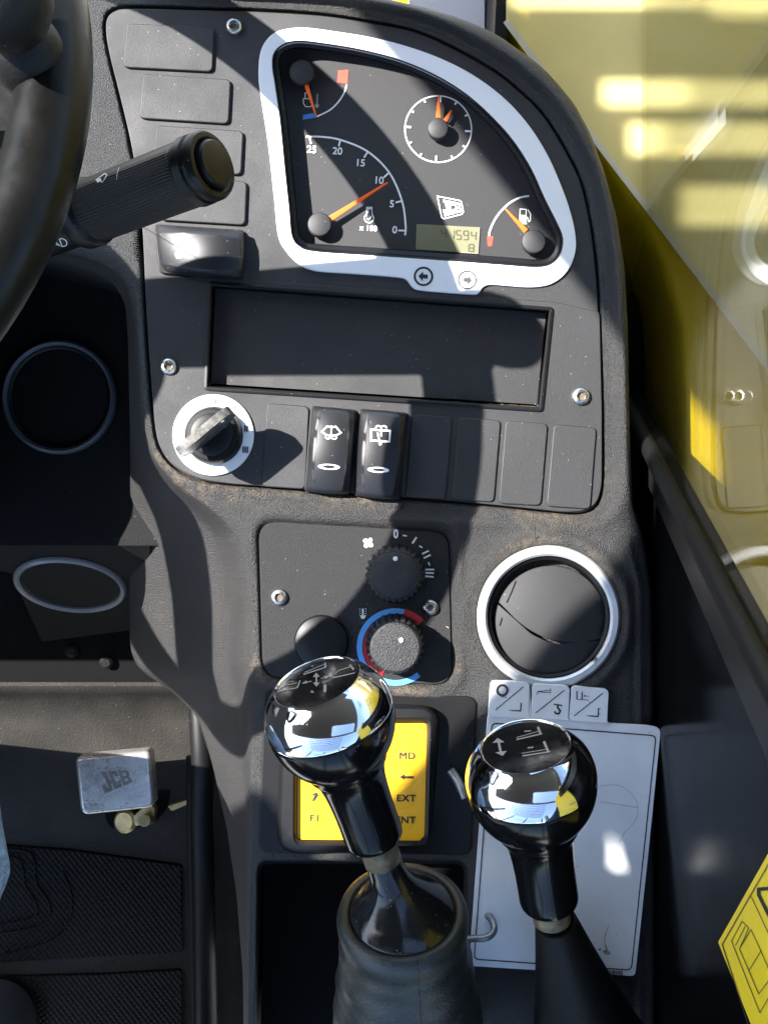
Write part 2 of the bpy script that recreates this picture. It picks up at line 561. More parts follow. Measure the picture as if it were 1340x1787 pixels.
# ------------------------------------------------------------------ outlines measured on the dashboard
FASCIA = catmull([(181, 60), (183, 30), (200, 14), (230, 10), (330, 12), (450, 15), (560, 22), (640, 34), (725, 51), (797, 83), (864, 121),
                  (905, 153), (940, 186), (967, 222), (1000, 280), (1018, 322), (1035, 400), (1046, 501), (1051, 620), (1054, 720),
                  (1055, 800), (1053, 850), (1044, 882), (1022, 897), (985, 899), (900, 890), (800, 880), (650, 868), (500, 856),
                  (400, 849), (350, 842), (310, 824), (284, 798), (269, 762), (262, 700), (256, 620), (251, 540), (248, 480),
                  (244, 400), (236, 320), (222, 240), (203, 160), (188, 100)], 4)
zz = lambda l: [(430 + x / 2.2333, 30 + y / 2.2333) for x, y in l]
BEZEL_OUT = catmull(zz([(150, 46), (230, 40), (330, 52), (500, 80), (650, 120), (780, 170), (900, 235), (1010, 320), (1100, 420), (1170, 530),
                        (1220, 640), (1260, 750), (1282, 850), (1280, 920), (1250, 990), (1190, 1038), (1110, 1052), (1010, 1046), (950, 1042),
                        (922, 1052), (905, 1074), (880, 1080), (760, 1072), (672, 1063), (645, 1050), (622, 1022), (590, 1013), (500, 1005), (400, 998), (270, 988),
                        (205, 962), (155, 912), (124, 850), (108, 700), (86, 500), (60, 330), (47, 230), (56, 130), (95, 70)]), 5)
BEZEL_IN = catmull(zz([(100, 190), (106, 140), (140, 105), (200, 90), (300, 100), (450, 125), (600, 165), (740, 225), (860, 300), (960, 390),
                       (1040, 480), (1110, 590), (1160, 700), (1210, 800), (1233, 860), (1225, 920), (1190, 962), (1130, 975), (1000, 966), (800, 951),
                       (500, 930), (270, 914), (205, 893), (176, 850), (166, 750), (150, 600), (130, 400), (110, 260)]), 5)
RADIO = rounded([(364, 491), (966, 536), (947, 719), (356, 681)], 7, 3)
HEATER = rounded([(447, 905), (786, 925), (793, 1200), (455, 1186)], [40, 34, 40, 40], 6)
SIL_Y = [-90, -60, -40, -25, -10, 0, 7, 21, 34, 54, 67, 90, 112, 140, 183, 229, 297, 376, 466, 573, 700, 780, 880, 942, 1036, 1200, 1850]
SIL_X = [-100, 250, 440, 560, 640, 690, 714, 774, 808, 857, 877, 909, 940, 968, 1003, 1028, 1053, 1075, 1089, 1095, 1097, 1099, 1104, 1124, 1137, 1140, 1142]
Q_Y = [-90, 395, 415, 430, 445, 460, 480, 510, 560, 620, 720, 800, 850, 890, 930, 990, 1080, 1200, 1400, 1600, 1850]
Q_X = [-130, -130, -40, 60, 140, 185, 210, 226, 236, 239, 246, 268, 310, 370, 410, 432, 440, 440, 438, 432, 430]
S_Y = [-90, 395, 480, 530, 600, 750, 900, 1050, 1120, 1150, 1172, 1205, 1250, 1330, 1440, 1560, 1700, 1850]
S_X = [-150, -150, 190, 220, 224, 227, 228, 226, 227, 232, 246, 300, 345, 370, 395, 413, 424, 426]
SZ_Y = [-90, 480, 600, 750, 900, 1050, 1150, 1250, 1450, 1850]
SZ_Z = [-20, -34, -40, -58, -105, -135, -145, -135, -115, -110]

# ------------------------------------------------------------------ the dashboard
dashboard = thing('dashboard', 'black moulded plastic dashboard with matt fascia and grained surround', 'dashboard', (0, 0, -0.15))

rows = np.arange(-88, 1844, 4.0)
NC_S, NC_F, NC_R = 26, 250, 5
Qx = np.interp(rows, Q_Y, Q_X)
# soften the sampled curves
def soften(a, n):
    k = np.ones(2 * n + 1) / (2 * n + 1)
    return np.convolve(np.pad(a, n, mode='edge'), k, 'valid')
Qx = soften(Qx, 4)
Sx = soften(np.interp(rows, S_Y, S_X), 4); Sx = np.minimum(Sx, Qx - 2)
Sz = soften(np.interp(rows, SZ_Y, SZ_Z), 4)
Rx = np.interp(rows, SIL_Y, SIL_X); Rx[20:] = soften(Rx, 3)[20:]
R_ = len(rows)
v = np.linspace(0, 1, NC_F)
FX = Qx[:, None] + (Rx - Qx)[:, None] * v[None, :]
FY = np.repeat(rows[:, None], NC_F, 1)
sil = list(zip(Rx.tolist(), rows.tolist()))[::3]
crest = list(zip(Qx.tolist(), rows.tolist()))[110::3]
sdF = sdf(FX, FY, FASCIA[::2])
Z = np.zeros(FX.shape)
rim = sstep(10, 36, sdF) * 8.0 * (1 - sstep(870, 935, FY)) * np.where(FY < 300, sstep(200, 420, FX), sstep(500, 900, FX))
Z += rim
Z += 1.2 * np.exp(-((sdF - 11) / 6.0) ** 2) * (FY > 440) * (FX < 700)
Z = np.where(sdF < 2, Z - 7 * sstep(2, -7, sdF) - 16 * sstep(-9, -17, sdF), Z)
# heater pocket and its soft shoulder
sdH = sdf(FX, FY, HEATER)
Z -= 3.5 * sstep(3, -7, sdH)
Z += 1.6 * np.exp(-((sdH - 14) / 9.0) ** 2)
rv = np.hypot(FX - 956, FY - 1077)
Z += 3.0 * np.exp(-((rv - 142) / 12.0) ** 2)
Z -= 9 * sstep(127, 117, rv)
# shallow ridge running down the right side and the pit round the lever boots
Z += 2.2 * np.exp(-((FX - (1098 + 18 * sstep(940, 1040, FY))) / 7.0) ** 2) * sstep(900, 1000, FY)
Z -= 3.0 * sstep(1090, 1120, FX) * sstep(900, 1000, FY)
PIT = rounded([(452, 1505), (812, 1505), (806, 1900), (446, 1900)], 20, 5)
Z -= 120 * sstep(4, -10, sdf(FX, FY, PIT))
dE = seg_dist(FX, FY, sil, False)
rr = 17.0
Z -= np.where(dE < rr, rr - np.sqrt(np.maximum(0, rr ** 2 - (rr - np.minimum(dE, rr)) ** 2)), 0) / 3.25
dQ = seg_dist(FX, FY, crest, False)
rq = 26.0
Z -= np.where((dQ < rq) & (FY > 420), rq - np.sqrt(np.maximum(0, rq ** 2 - (rq - np.minimum(dQ, rq)) ** 2)), 0) / 3.25 * 0.55
# side face running down to the footwell
uu = np.linspace(1, 0, NC_S + 1)[:-1]
zq = Z[:, 0]
g = 0.34 * sstep(0, 0.25, uu) + 0.66 * uu ** 1.25
SX = Qx[:, None] + (Sx - Qx)[:, None] * uu[None, :]
SZc = zq[:, None] + (Sz - zq)[:, None] * g[None, :]
SY = np.repeat(rows[:, None], NC_S, 1)
def unproj(X, Y, Zm):
    f = (CAM_Z - Zm * 0.001) / CAM_Z / K
    return np.stack([(X - CX) * f, (CY - Y) * f, Zm * 0.001], -1)
A_side = unproj(SX, SY, SZc)
A_front = unproj(FX, FY, Z)
drop_l = A_side[:, :1, :].copy(); drop_l[:, :, 2] = -0.27
drop_r = np.repeat(A_front[:, -1:, :], NC_R, 1)
for k in range(NC_R): drop_r[:, k, 2] = A_front[:, -1, 2] + (-0.55 - A_front[:, -1, 2]) * (k + 1) / NC_R
GRID = np.concatenate([drop_l, A_side, A_front, drop_r], 1)
nr, ncol = GRID.shape[:2]
dirt = np.zeros((nr, ncol))
c0 = 1 + NC_S
noise_y = 0.6 + 0.4 * np.sin(FX * 0.021 + 1.0)
D = np.exp(-np.maximum(sdF - 4, 0) / 13.0) * (FY > 790) * noise_y
D += 1.1 * np.exp(-np.maximum(sdF - 2, 0) / 14.0) * (FY > 770) * np.exp(-((FX - 370) / 70.0) ** 2)
D += 0.75 * np.exp(-((rv - 134) / 6.5) ** 2) * (sstep(1130, 1000, FY) * 0.8 + 0.25)
D += 0.9 * np.exp(-((sdH - 6) / 9.0) ** 2) * sstep(1120, 1180, FY)
D += 0.05
dirt[:, c0:c0 + NC_F] = np.clip(D, 0, 1)
dirt[:, :c0] = 0.06
idx = np.arange(nr * ncol).reshape(nr, ncol)
F4 = np.stack([idx[:-1, :-1], idx[1:, :-1], idx[1:, 1:], idx[:-1, 1:]], -1).reshape(-1, 4)
me = bpy.data.meshes.new('console_shell')
me.from_pydata(GRID.reshape(-1, 3).tolist(), [], F4.tolist())
at = me.attributes.new('dirt', 'FLOAT', 'POINT')
at.data.foreach_set('value', dirt.reshape(-1).astype(np.float32))
me.update()
shell = link('console_shell', me, 'shell_plastic', dashboard, None)
me.shade_smooth()

plate('pit_shade_sheet', rounded([(440, 1490), (830, 1490), (830, 1900), (436, 1900)], 10, 3), -118, -60, 'deep_black', dashboard, bevel=0, unproj=1 / K)  # near-black sheet standing in for deep shade in the pit
# fascia, with openings under the cluster bezel and for the radio slot
F_IN = offset(FASCIA, 4.5)
fascia = plate('fascia', F_IN, -6, 0, 'fascia_plastic', dashboard, bevel=0.7, holes=[offset(BEZEL_OUT, 9), offset(RADIO, -6)])
LOWER = rounded([(253, 481), (364, 483), (968, 527), (1046, 544), (1050, 720), (1050, 850), (1040, 880), (1018, 892), (985, 894), (900, 885),
                 (800, 875), (650, 863), (500, 851), (400, 844), (352, 837), (314, 820), (289, 795), (274, 760), (267, 700), (261, 620), (256, 540)],
                [6, 2, 2, 6, 4, 20, 12, 12, 12, 12, 8, 8, 8, 8, 14, 14, 14, 14, 10, 10, 10], 3)
lower = plate('fascia_panel', LOWER, -2, 0.9, 'fascia_plastic', dashboard, bevel=0.4, holes=[RADIO])

# radio slot, blanked off
def loft(name, rings, mat, parent, cap=True, smooth=35):
    V = []; F = []
    for poly, z in rings: V += [P(x, y, z) for x, y in poly]
    N = len(rings[0][0])
    for k in range(len(rings) - 1):
        for i in range(N):
            j = (i + 1) % N
            F.append((k * N + i, k * N + j, (k + 1) * N + j, (k + 1) * N + i))
    if cap:
        b = (len(rings) - 1) * N
        for t in tess([rings[-1][0]]): F.append(tuple(b + i for i in t))
    return mesh(name, V, F, mat, parent, smooth)
R_IN = offset(RADIO, 8)
slot = loft('radio_slot', [(RADIO, -0.5), (RADIO, 1.7), (offset(RADIO, 1.5), 2.0), (offset(RADIO, 5), 2.0), (offset(RADIO, 7), 1.4), (offset(RADIO, 9), -10)], 'black_plastic', dashboard, cap=False)
cover = plate('radio_cover', offset(RADIO, 8.5), -14, -7.5, 'fascia_plastic', dashboard, bevel=1.2)
nmat('dust', (0.20, 0.13, 0.06), 0.95, var=0.75, var_scale=420, grain=(600, 1.0, 0.002))
def jitter_line(a, b, n, w0, w1, amp):
    pts = []; ws = []
    for i in range(n + 1):
        t = i / n
        pts.append((a[0] + (b[0] - a[0]) * t, a[1] + (b[1] - a[1]) * t + random.uniform(-amp, amp)))
        ws.append(random.uniform(w0, w1))
    return pts, ws
l1 = jitter_line((372, 677), (944, 711), 90, 0.4, 4.2, 0.6)
l2 = jitter_line((944, 711), (959, 548), 40, 0.3, 3.4, 0.4)
l3 = jitter_line((366, 500), (360, 672), 40, 0.2, 2.0, 0.4)
print_mesh('dust_line', 'dust', slot, flat(-6.9), strokes=[l1, l2, l3])

def blank(poly):
    return plate('blanking_plate', rounded(poly, 10, 5), 0.2, 2.0, 'fascia_plastic', dashboard, bevel=0.7)
for q in ([(222, 40), (374, 48), (371, 125), (215, 117)], [(250, 128), (403, 138), (399, 216), (243, 206)],
          [(273, 218), (425, 228), (421, 305), (266, 296)], [(286, 306), (431, 316), (428, 393), (279, 384)],
          [(466, 703), (540, 709), (533, 854), (457, 849)], [(719, 722), (789, 728), (778, 872), (707, 868)],
          [(799, 728), (874, 733), (862, 877), (788, 872)], [(882, 733), (956, 739), (944, 883), (870, 879)],
          [(966, 740), (1041, 746), (1030, 889), (953, 884)]):
    blank(q)

def screw(x, y, z, parent, r=4.6):
    s = lathe('screw', [(r, 0), (r, 0.7), (r * 0.94, 1.5), (r * 0.8, 2.3), (r * 0.58, 2.7), (r * 0.46, 2.7), (r * 0.44, 1.2)], P(x, y, z), (0, 0, 1), 'steel', parent, seg=32)
    lathe('socket', [(r * 0.46, 0), (r * 0.40, 0.3)], P(x, y, z + 1.1), (0, 0, 1), 'socket_dark', s, seg=6, smooth=None)
    return s
screw(409, 47, 0, dashboard); screw(295, 640, 0.9, dashboard); screw(1013, 692, 0.9, dashboard, 4.9)

# cowl top, with blocks added to shade the footwell and the wall the footwell vents sit in
def box(name, x0, x1, y0, y1, z0, z1, mat, parent=None):
    """dash units, millimetres"""
    V = [dash(x, y, z) for z in (z0, z1) for y in (y0, y1) for x in (x0, x1)]
    F = [(0, 1, 3, 2), (4, 6, 7, 5), (0, 4, 5, 1), (2, 3, 7, 6), (0, 2, 6, 4), (1, 5, 7, 3)]
    return mesh(name, V, F, mat, parent, None)
plate('footwell_shade_block', rounded([(-900, 250), (-112, 250), (-112, 985), (-900, 985)], [10, 10, 200, 10], 12), -150, -16, 'cowl_plastic', dashboard, bevel=6, unproj=1 / K, bottom=True)
plate('footwell_shade_plate', rounded([(-900, 380), (-66, 380), (-66, 1000), (-900, 1000)], [10, 10, 260, 10], 14), -40, -18, 'cowl_plastic', dashboard, bevel=4, unproj=1 / K, bottom=True)
box('cowl_top', -1000, -118, -90, 420, -30, -3, 'cowl_plastic', dashboard)

# ------------------------------------------------------------------ instrument cluster
cl = thing('instrument_cluster', 'white framed instrument cluster with dials and orange needles', 'gauge cluster', P(760, 270, -14))
plate('bezel', BEZEL_OUT, -2, 1.6, 'white_bezel', cl, bevel=0.5, holes=[BEZEL_IN])
FACE = offset(BEZEL_IN, 15)
loft('inner_wall', [(BEZEL_IN, 1.3), (offset(BEZEL_IN, 2.5), 0.9), (offset(BEZEL_IN, 6), -6), (offset(BEZEL_IN, 12), -7), (FACE, -13)], 'black_plastic', cl, cap=False)
face = plate('dial_face', offset(BEZEL_IN, 8), -14, -11.5, 'dial_face', cl, bevel=0)
fz = flat(-11.2); fz2 = flat(-10.9)
Zc = lambda x, y: (430 + x / 2.2333, 30 + y / 2.2333)
Yc = lambda x, y: (690 + x / 4.4667, 320 + y / 4.4667)
ZL = lambda l: [Zc(*p) for p in l]
YL = lambda l: [Yc(*p) for p in l]
# rev counter
tach = catmull(ZL([(232, 466), (290, 466), (366, 478), (470, 522), (556, 605), (606, 716), (620, 810), (618, 850)]), 6, False)
print_mesh('scale_arc', 'white_print', cl, fz, strokes=[(tach, 3.2)])
for a, b in [((247, 468), (252, 494)), ((366, 478), (360, 503)), ((473, 525), (458, 547)), ((555, 606), (535, 625)), ((606, 716), (581, 722)), ((619, 832), (592, 831))]:
    print_mesh('tick', 'white_print', cl, fz2, strokes=[([Zc(*a), Zc(*b)], 3.0)])
for s, x, y in [('25', 254, 516), ('20', 354, 522), ('15', 443, 568), ('10', 515, 636), ('5', 566, 728), ('0', 577, 829)]:
    text('numeral', s, *Zc(x, y), 17.5, 'white_print', cl, fz, fat=0.7)
text('lettering', 'x 100', *Zc(475, 822), 13.5, 'white_print', cl, fz, fat=0.7)
def engine_icon(x, y, k):
    q = lambda l: [(x + a * k, y + b * k) for a, b in l]
    return [(q([(-5, 2), (-4, -6), (-4, -14), (5, -14), (5, -6), (6, 2)]), 1.5), (q(arc(0, 5, 8, 60, -240, 20)), 1.8), (q([(-4, 5), (-1, 8), (4, 2)]), 1.3), (q([(0, -14), (-2, -4)]), 1.3), (q([(-3, -12), (4, -12)]), 3.0)]
print_mesh('icon', 'white_print', cl, fz, strokes=engine_icon(*Zc(478, 772), 1.0))
def needle(tip, base, w0, w1, z=-6.5):
    a = Vector(tip); b = Vector(base); d = (b - a).normalized(); n = Vector((-d.y, d.x))
    poly = [tuple(a + n * w0 / 2), tuple(b + n * w1 / 2), tuple(b - n * w1 / 2), tuple(a - n * w0 / 2)]
    return plate('needle', poly, z - 0.9, z, 'orange_needle', cl, bevel=0.25, steps=2, bottom=True)
def dial_cap(x, y, r):
    # r in picture units at the top of the cap
    rm = r / 3.25 * (CAM_Z + 0.005) / CAM_Z
    c = P(x, y, -4.5); o = Vector((c.x, c.y, -0.0118))
    lathe('dial_cap', [(rm * 0.7, 0), (rm, 3.4), (rm, 6.4), (rm * 0.95, 7.0), (rm * 0.86, 7.3)], o, (0, 0, 1), 'cap_plastic', cl, seg=48)
needle(Zc(550, 643), Zc(326, 785), 3.0, 10.0); dial_cap(*Zc(285, 806), 21)
# coolant temperature
print_mesh('scale_arc', 'white_print', cl, fz, strokes=[(catmull(ZL([(391, 262), (382, 292), (360, 328), (325, 362), (275, 387)]), 6, False), 2.6)])
print_mesh('scale_end', 'red_print', cl, fz, fills=[ZL([(357, 208), (398, 205), (394, 260), (354, 254)])])
print_mesh('scale_end', 'blue_print', cl, fz, fills=[ZL([(221, 381), (262, 374), (271, 391), (220, 400)])])
tx, ty = Zc(240, 322)
print_mesh('icon', 'white_print', cl, fz, strokes=[([(tx - 8, ty - 2), (tx - 8, ty + 6), (tx - 4, ty + 12), (tx + 5, ty + 12), (tx + 8, ty + 6), (tx + 5, ty - 2)], 1.4, True),
                                                   ([(tx - 5, ty - 3), (tx - 5, ty - 12), (tx + 3, ty - 12), (tx + 4, ty - 3)], 1.4)])
print_mesh('icon', 'dim_print', cl, fz, strokes=[([Zc(277, 298), Zc(275, 340)], 3.0)], fills=[disc(*Zc(275, 345), 3.6, 16)])
needle(Zc(272, 386), Zc(230, 252), 1.8, 8.0); dial_cap(*Zc(215, 212), 22)
# clock
ccx, ccy = Zc(747, 436)
print_mesh('scale_ring', 'white_print', cl, fz, strokes=[(disc(ccx, ccy, 58, 64), 2.3, True)])
for k in range(12):
    a = 90 - 4 - 30 * k; r0 = 47 if k % 3 == 0 else 51.5
    p0 = arc(ccx, ccy, 57.5, a, a, 1)[0]; p1 = arc(ccx, ccy, r0, a, a, 1)[0]
    print_mesh('tick', 'white_print', cl, fz2, strokes=[([p0, p1], 3.4 if k % 3 == 0 else 3.0)])
needle(Zc(750, 302), Zc(747, 392), 2.2, 8.5); needle(Zc(799, 362), Zc(774, 403), 2.6, 7.5, -7.6); dial_cap(*Zc(747, 432), 18)
# fuel
print_mesh('scale_arc', 'white_print', cl, fz, strokes=[(catmull(YL([(1040, 98), (965, 112), (890, 152), (825, 212), (770, 288), (735, 368), (729, 410)]), 6, False), 3.2)])
print_mesh('scale_end', 'red_print', cl, fz, fills=[YL([(713, 412), (762, 414), (752, 488), (719, 490)])])
print_mesh('icon', 'white_print', cl, fz, strokes=[(YL([(968, 300), (970, 200), (1018, 203), (1014, 300)]), 1.5, True), (YL([(1014, 262), (1028, 265), (1034, 298), (1048, 292), (1052, 240), (1030, 205)]), 1.5)],
           fills=[YL([(970, 246), (1014, 248), (1014, 300), (968, 298)]), YL([(960, 306), (1022, 308), (1022, 318), (960, 316)])])
needle(Yc(850, 190), Yc(1018, 372), 1.6, 9.5); dial_cap(*Yc(1080, 450), 21)
# badge and counter display
badge = YL([(326, 100), (500, 134), (514, 146), (528, 224), (518, 240), (378, 276), (360, 266)])
print_mesh('badge_frame', 'white_print', cl, fz, strokes=[(badge, 1.8, True)])
def quad_put(q, z):
    a, b, c, d = [Vector(p) for p in q]
    def put(x, y):
        u = x; w = y
        p = a.lerp(b, u).lerp(d.lerp(c, u), w)
        return P(p.x, p.y, z)
    return put
def quad_text(name, s, q, mat, parent, z, put=None, bold=0.03):
    vs, fs = text_shapes(s, 1.0, bold)
    x0 = min(v[0] for v in vs); x1 = max(v[0] for v in vs); y0 = min(v[1] for v in vs); y1 = max(v[1] for v in vs)
    a, b, c, d = [Vector(p) for p in q]
    V = []
    for x, y in vs:
        u = (x - x0) / (x1 - x0); w = (y1 - y) / (y1 - y0)
        p = a.lerp(b, u).lerp(d.lerp(c, u), w)
        V.append(put(p.x, p.y) if put else P(p.x, p.y, z))
    me = bpy.data.meshes.new(name); me.from_pydata([tuple(v) for v in V], [], fs); me.update()
    return link(name, me, mat, parent, None)
LETTERS = {'J': [(0.13, 0), (0.31, 0), (0.31, 1), (0.0, 1), (0.0, 0.62), (0.13, 0.62), (0.13, 0.80), (0.19, 0.80), (0.19, 0.2), (0.13, 0.2)],
           'C': [(0.36, 0), (0.64, 0), (0.64, 0.34), (0.53, 0.34), (0.53, 0.2), (0.47, 0.2), (0.47, 0.8), (0.53, 0.8), (0.53, 0.62), (0.64, 0.62), (0.64, 1), (0.36, 1)],
           'B': [(0.69, 0), (0.95, 0), (1.0, 0.1), (1.0, 0.4), (0.95, 0.5), (1.0, 0.6), (1.0, 0.9), (0.95, 1), (0.69, 1)]}
def block_letters(q, mat, parent, z, name='letter', hole_mat=None):
    a, b, c, d = [Vector(p) for p in q]
    def at_(u, w):
        p = a.lerp(b, u).lerp(d.lerp(c, u), w); return (p.x, p.y)
    for ch in 'JCB':
        o = print_mesh(name, mat, parent, flat(z), fills=[[at_(u, w) for u, w in LETTERS[ch]]])
        if ch == 'B' and hole_mat:
            for w0, w1 in ((0.2, 0.4), (0.6, 0.8)):
                print_mesh('letter_eye', hole_mat, o, flat(z + 0.12), fills=[[at_(u, w) for u, w in ((0.79, w0), (0.90, w0), (0.90, w1), (0.79, w1))]])
block_letters(YL([(350, 122), (500, 152), (517, 222), (382, 258)]), 'white_print', cl, -11.15, hole_mat='dial_face')
LCD = YL([(165, 316), (655, 341), (641, 547), (158, 517)])
plate('display', rounded(LCD, 1.5, 2), -13, -10.8, 'lcd', cl, bevel=0.3, steps=2)
print_mesh('display_edge', 'dim_print', cl, flat(-10.6), strokes=[(YL([(655, 341), (641, 547), (500, 538)]), 0.8)])
SEG = {'0': 'abcdef', '1': 'bc', '4': 'bcfg', '5': 'acdfg', '9': 'abcdfg', '8': 'abcdefg'}
def seven(ch, x, y, w, h):
    sk = 0.06
    pt = {'tl': (0, 0), 'tr': (w, 0), 'ml': (0, h / 2), 'mr': (w, h / 2), 'bl': (0, h), 'br': (w, h)}
    ln = {'a': ('tl', 'tr'), 'b': ('tr', 'mr'), 'c': ('mr', 'br'), 'd': ('bl', 'br'), 'e': ('ml', 'bl'), 'f': ('tl', 'ml'), 'g': ('ml', 'mr')}
    st = []
    for s in SEG[ch]:
        (ax, ay), (bx, by) = pt[ln[s][0]], pt[ln[s][1]]
        d = Vector((bx - ax, by - ay)).normalized() * 0.5
        f = lambda X, Y: (x + X - Y * 0.05, y + Y + X * 0.06)
        st.append(([f(ax + d.x, ay + d.y), f(bx - d.x, by - d.y)], 1.7))
    print_mesh('digit', 'lcd_segment', cl, flat(-10.55), strokes=st)
for ch, x, y in [('4', 360, 355), ('1', 420, 361), ('5', 474, 366), ('9', 530, 369), ('4', 590, 372)]:
    seven(ch, *Yc(x, y), 8.4, 15.2)
seven('8', *Yc(572, 474), 8.6, 12.2)
for (x, y), mt, w, d in [(Yc(218, 725), 'black_print', 3.6, -1), (Yc(558, 752), 'grey_print', 2.6, 1)]:
    print_mesh('indicator_ring', mt, cl, flat(1.85), strokes=[(disc(x, y, 15.2, 40), w, True)])
    k = d * (1 if mt == 'black_print' else 0.86)
    print_mesh('indicator_arrow', mt, cl, flat(1.9), fills=[spin([(x + 9 * k, y), (x + 1 * k, y - 8.5), (x + 1 * k, y - 3.6), (x - 7.5 * k, y - 3.6), (x - 7.5 * k, y + 3.6), (x + 1 * k, y + 3.6), (x + 1 * k, y + 8.5)], x, y, -4)])

# ------------------------------------------------------------------ rocker switches
def rocker(label, quad, horizontal, height=8.5, tilt=0.0, bow=0.34):
    """quad: corners of the cap in picture units, starting top left; the long axis runs down unless horizontal"""
    a, b, c, d = [Vector(p) for p in quad]
    ctr = (a + b + c + d) / 4
    sw = thing('rocker_switch', label, 'switch', P(ctr.x, ctr.y, 0), 'rocker switches on the fascia')
    n = 32
    us = [-1 + 2 * k / n for k in range(n + 1)]
    V = []; F = []
    def top(u, v):
        if horizontal: s, t = v, u
        else: s, t = u, v        # s runs across the cap, t along it
        crown = 1 - bow * t * t - 0.06 * abs(t) ** 6
        waist = 0.80 - 0.16 * t * t
        e = abs(s)
        side = 1.0 - 0.16 * s * s if e < waist else (1 - 0.16 * s * s) - 0.24 * ((e - waist) / (1 - waist))
        if e < waist and e > waist - 0.05: side += 0.028 * (1 - abs(e - waist + 0.025) / 0.025)
        edge = 1 - 0.30 * sstep(0.93, 1.0, np.array(abs(t))) - 0.12 * sstep(0.94, 1.0, np.array(e))
        return 1.0 + height * crown * side * float(edge) + tilt * t
    def pos(u, v):
        bul = 0.045
        s, t = (v, u) if horizontal else (u, v)
        tt = t * (1 + bul * (1 - s * s)) ; ss = s * (1 + 0.03 * (1 - t * t))
        U, W_ = (tt, ss) if horizontal else (ss, tt)
        p = a.lerp(b, (U + 1) / 2).lerp(d.lerp(c, (U + 1) / 2), (W_ + 1) / 2)
        return p
    for v_ in us:
        for u_ in us:
            q = pos(u_, v_); V.append(P(q.x, q.y, top(u_, v_)))
    m = n + 1
    for j in range(n):
        for i in range(n): F.append((j * m + i, j * m + i + 1, (j + 1) * m + i + 1, (j + 1) * m + i))
    loop = [i for i in range(m)] + [j * m + n for j in range(1, m)] + [n * m + i for i in range(n - 1, -1, -1)] + [j * m for j in range(n - 1, 0, -1)]
    st = len(V)
    for i in loop: q = V[i]; V.append(Vector((q.x, q.y, 0.0003)))
    for k in range(len(loop)):
        k2 = (k + 1) % len(loop); F.append((loop[k], loop[k2], st + k2, st + k))
    cap = mesh('rocker_cap', V, F, 'rocker_plastic', sw, 40)
    o = [tuple(a), tuple(b), tuple(c), tuple(d)]
    plate('collar', rounded(offset(o, -3), 8, 4), 0.3, 2.2, 'black_plastic', sw, bevel=0.5)
    return sw, cap
s1, c1 = rocker('glossy black rocker lying sideways under the column of blank plates', [(272, 394), (424, 404), (421, 484), (281, 474)], True, 12, bow=0.6, tilt=3.2)
s2, c2 = rocker('black rocker marked with a fan-shaped windscreen and spray, beside the single blank plate', [(545, 711), (621, 718), (609, 861), (534, 856)], False, 12.5)
s3, c3 = rocker('black rocker marked with a square rear window and wiper arm, right of its twin', [(629, 716), (710, 723), (697, 870), (621, 864)], False, 12.5)
put = drape(c1)
print_mesh('marking', 'white_print', c1, put, strokes=[(catmull([(306, 430), (313, 427), (319, 431), (314, 437), (309, 443), (312, 449), (319, 446)], 5, False), 5)], subdiv=3)
put = drape(c2)
g = lambda l: [(530 + x / 6.7, 690 + y / 6.7) for x, y in l]
print_mesh('marking', 'white_print', c2, put, strokes=[(g([(212, 425), (275, 362), (325, 375), (375, 366), (435, 438), (385, 465), (320, 475), (260, 460)]), 2.5, True), (g([(325, 355), (320, 490)]), 2.3),
           (g(arc(285, 475, 32, 190, 350, 10)), 2.2), (g(arc(355, 480, 32, 190, 350, 10)), 2.2)], subdiv=4)
print_mesh('indicator_lens', 'white_print', c2, drape(c2, 0.3), fills=[[(x, y) for x, y in ellipse(*g([(295, 834)])[0], 19, 5, -3, 24)]])
put = drape(c3)
print_mesh('marking', 'white_print', c3, put, strokes=[(g([(788, 402), (1010, 415), (1000, 542), (785, 528)]), 3.0, True), (g([(862, 435), (893, 570)]), 2.8), (g([(905, 415), (905, 480)]), 2.4), (g(arc(873, 388, 32, 170, 0, 10)), 2.3), (g(arc(936, 390, 32, 180, 10, 10)), 2.3)],
           fills=[disc(*g([(893, 566)])[0], 2.7, 14)], subdiv=4)
print_mesh('indicator_lens', 'white_print', c3, drape(c3, 0.3), fills=[ellipse(*g([(872, 870)])[0], 19, 5, -3, 24)])

# ------------------------------------------------------------------ ignition switch and key
ig = thing('ignition_switch', 'round ignition switch with white numbered ring', 'ignition switch', P(372, 760, 0.9))
plate('ring', disc(372, 759, 71, 64), 0.5, 2.4, 'white_bezel', ig, bevel=0.5, holes=[disc(372, 759, 40, 48)])
for s, x, y, mt in [('0', 374, 701, 'grey_print'), ('I', 409, 712, 'grey_print'), ('II', 429, 748, 'black_print'), ('III', 428, 785, 'black_print')]:
    text('numeral', s, x, y, 15, mt, ig, flat(2.7), rot=-2, fat=0.0 if mt == 'grey_print' else 1.0)
ko = dash(375, 761, 1.5)
lathe('barrel', [(15.6, 0), (15.6, 3), (15.2, 4), (14.2, 7.2), (13.5, 8), (11.4, 8.2), (11.2, 9.6), (10.6, 10), (6, 10)], ko, (0, 0, 1), 'black_plastic', ig, seg=64)
kd = Vector((85, 70, 0)).normalized(); kd = Vector((0.772, 0.636, 0)); kn = Vector((-kd.y, kd.x, 0))
lathe('lock_rib', [(1.0, -9), (1.6, -8), (1.6, 8), (1.0, 9)], ko + Vector((0, 0, 0.0102)) + kn * 0.0052, kd, 'black_plastic', ig, seg=12)
key = thing('ignition_key', 'worn black and silver key standing in the ignition switch', 'key', ko + Vector((0, 0, 0.01)))
prof = rounded([(-8, 0), (8, 0), (10, 6), (17.5, 13), (17, 30), (-17, 30), (-17.5, 13), (-10, 6)], [1, 1, 3, 6, 7, 7, 6, 3], 5)
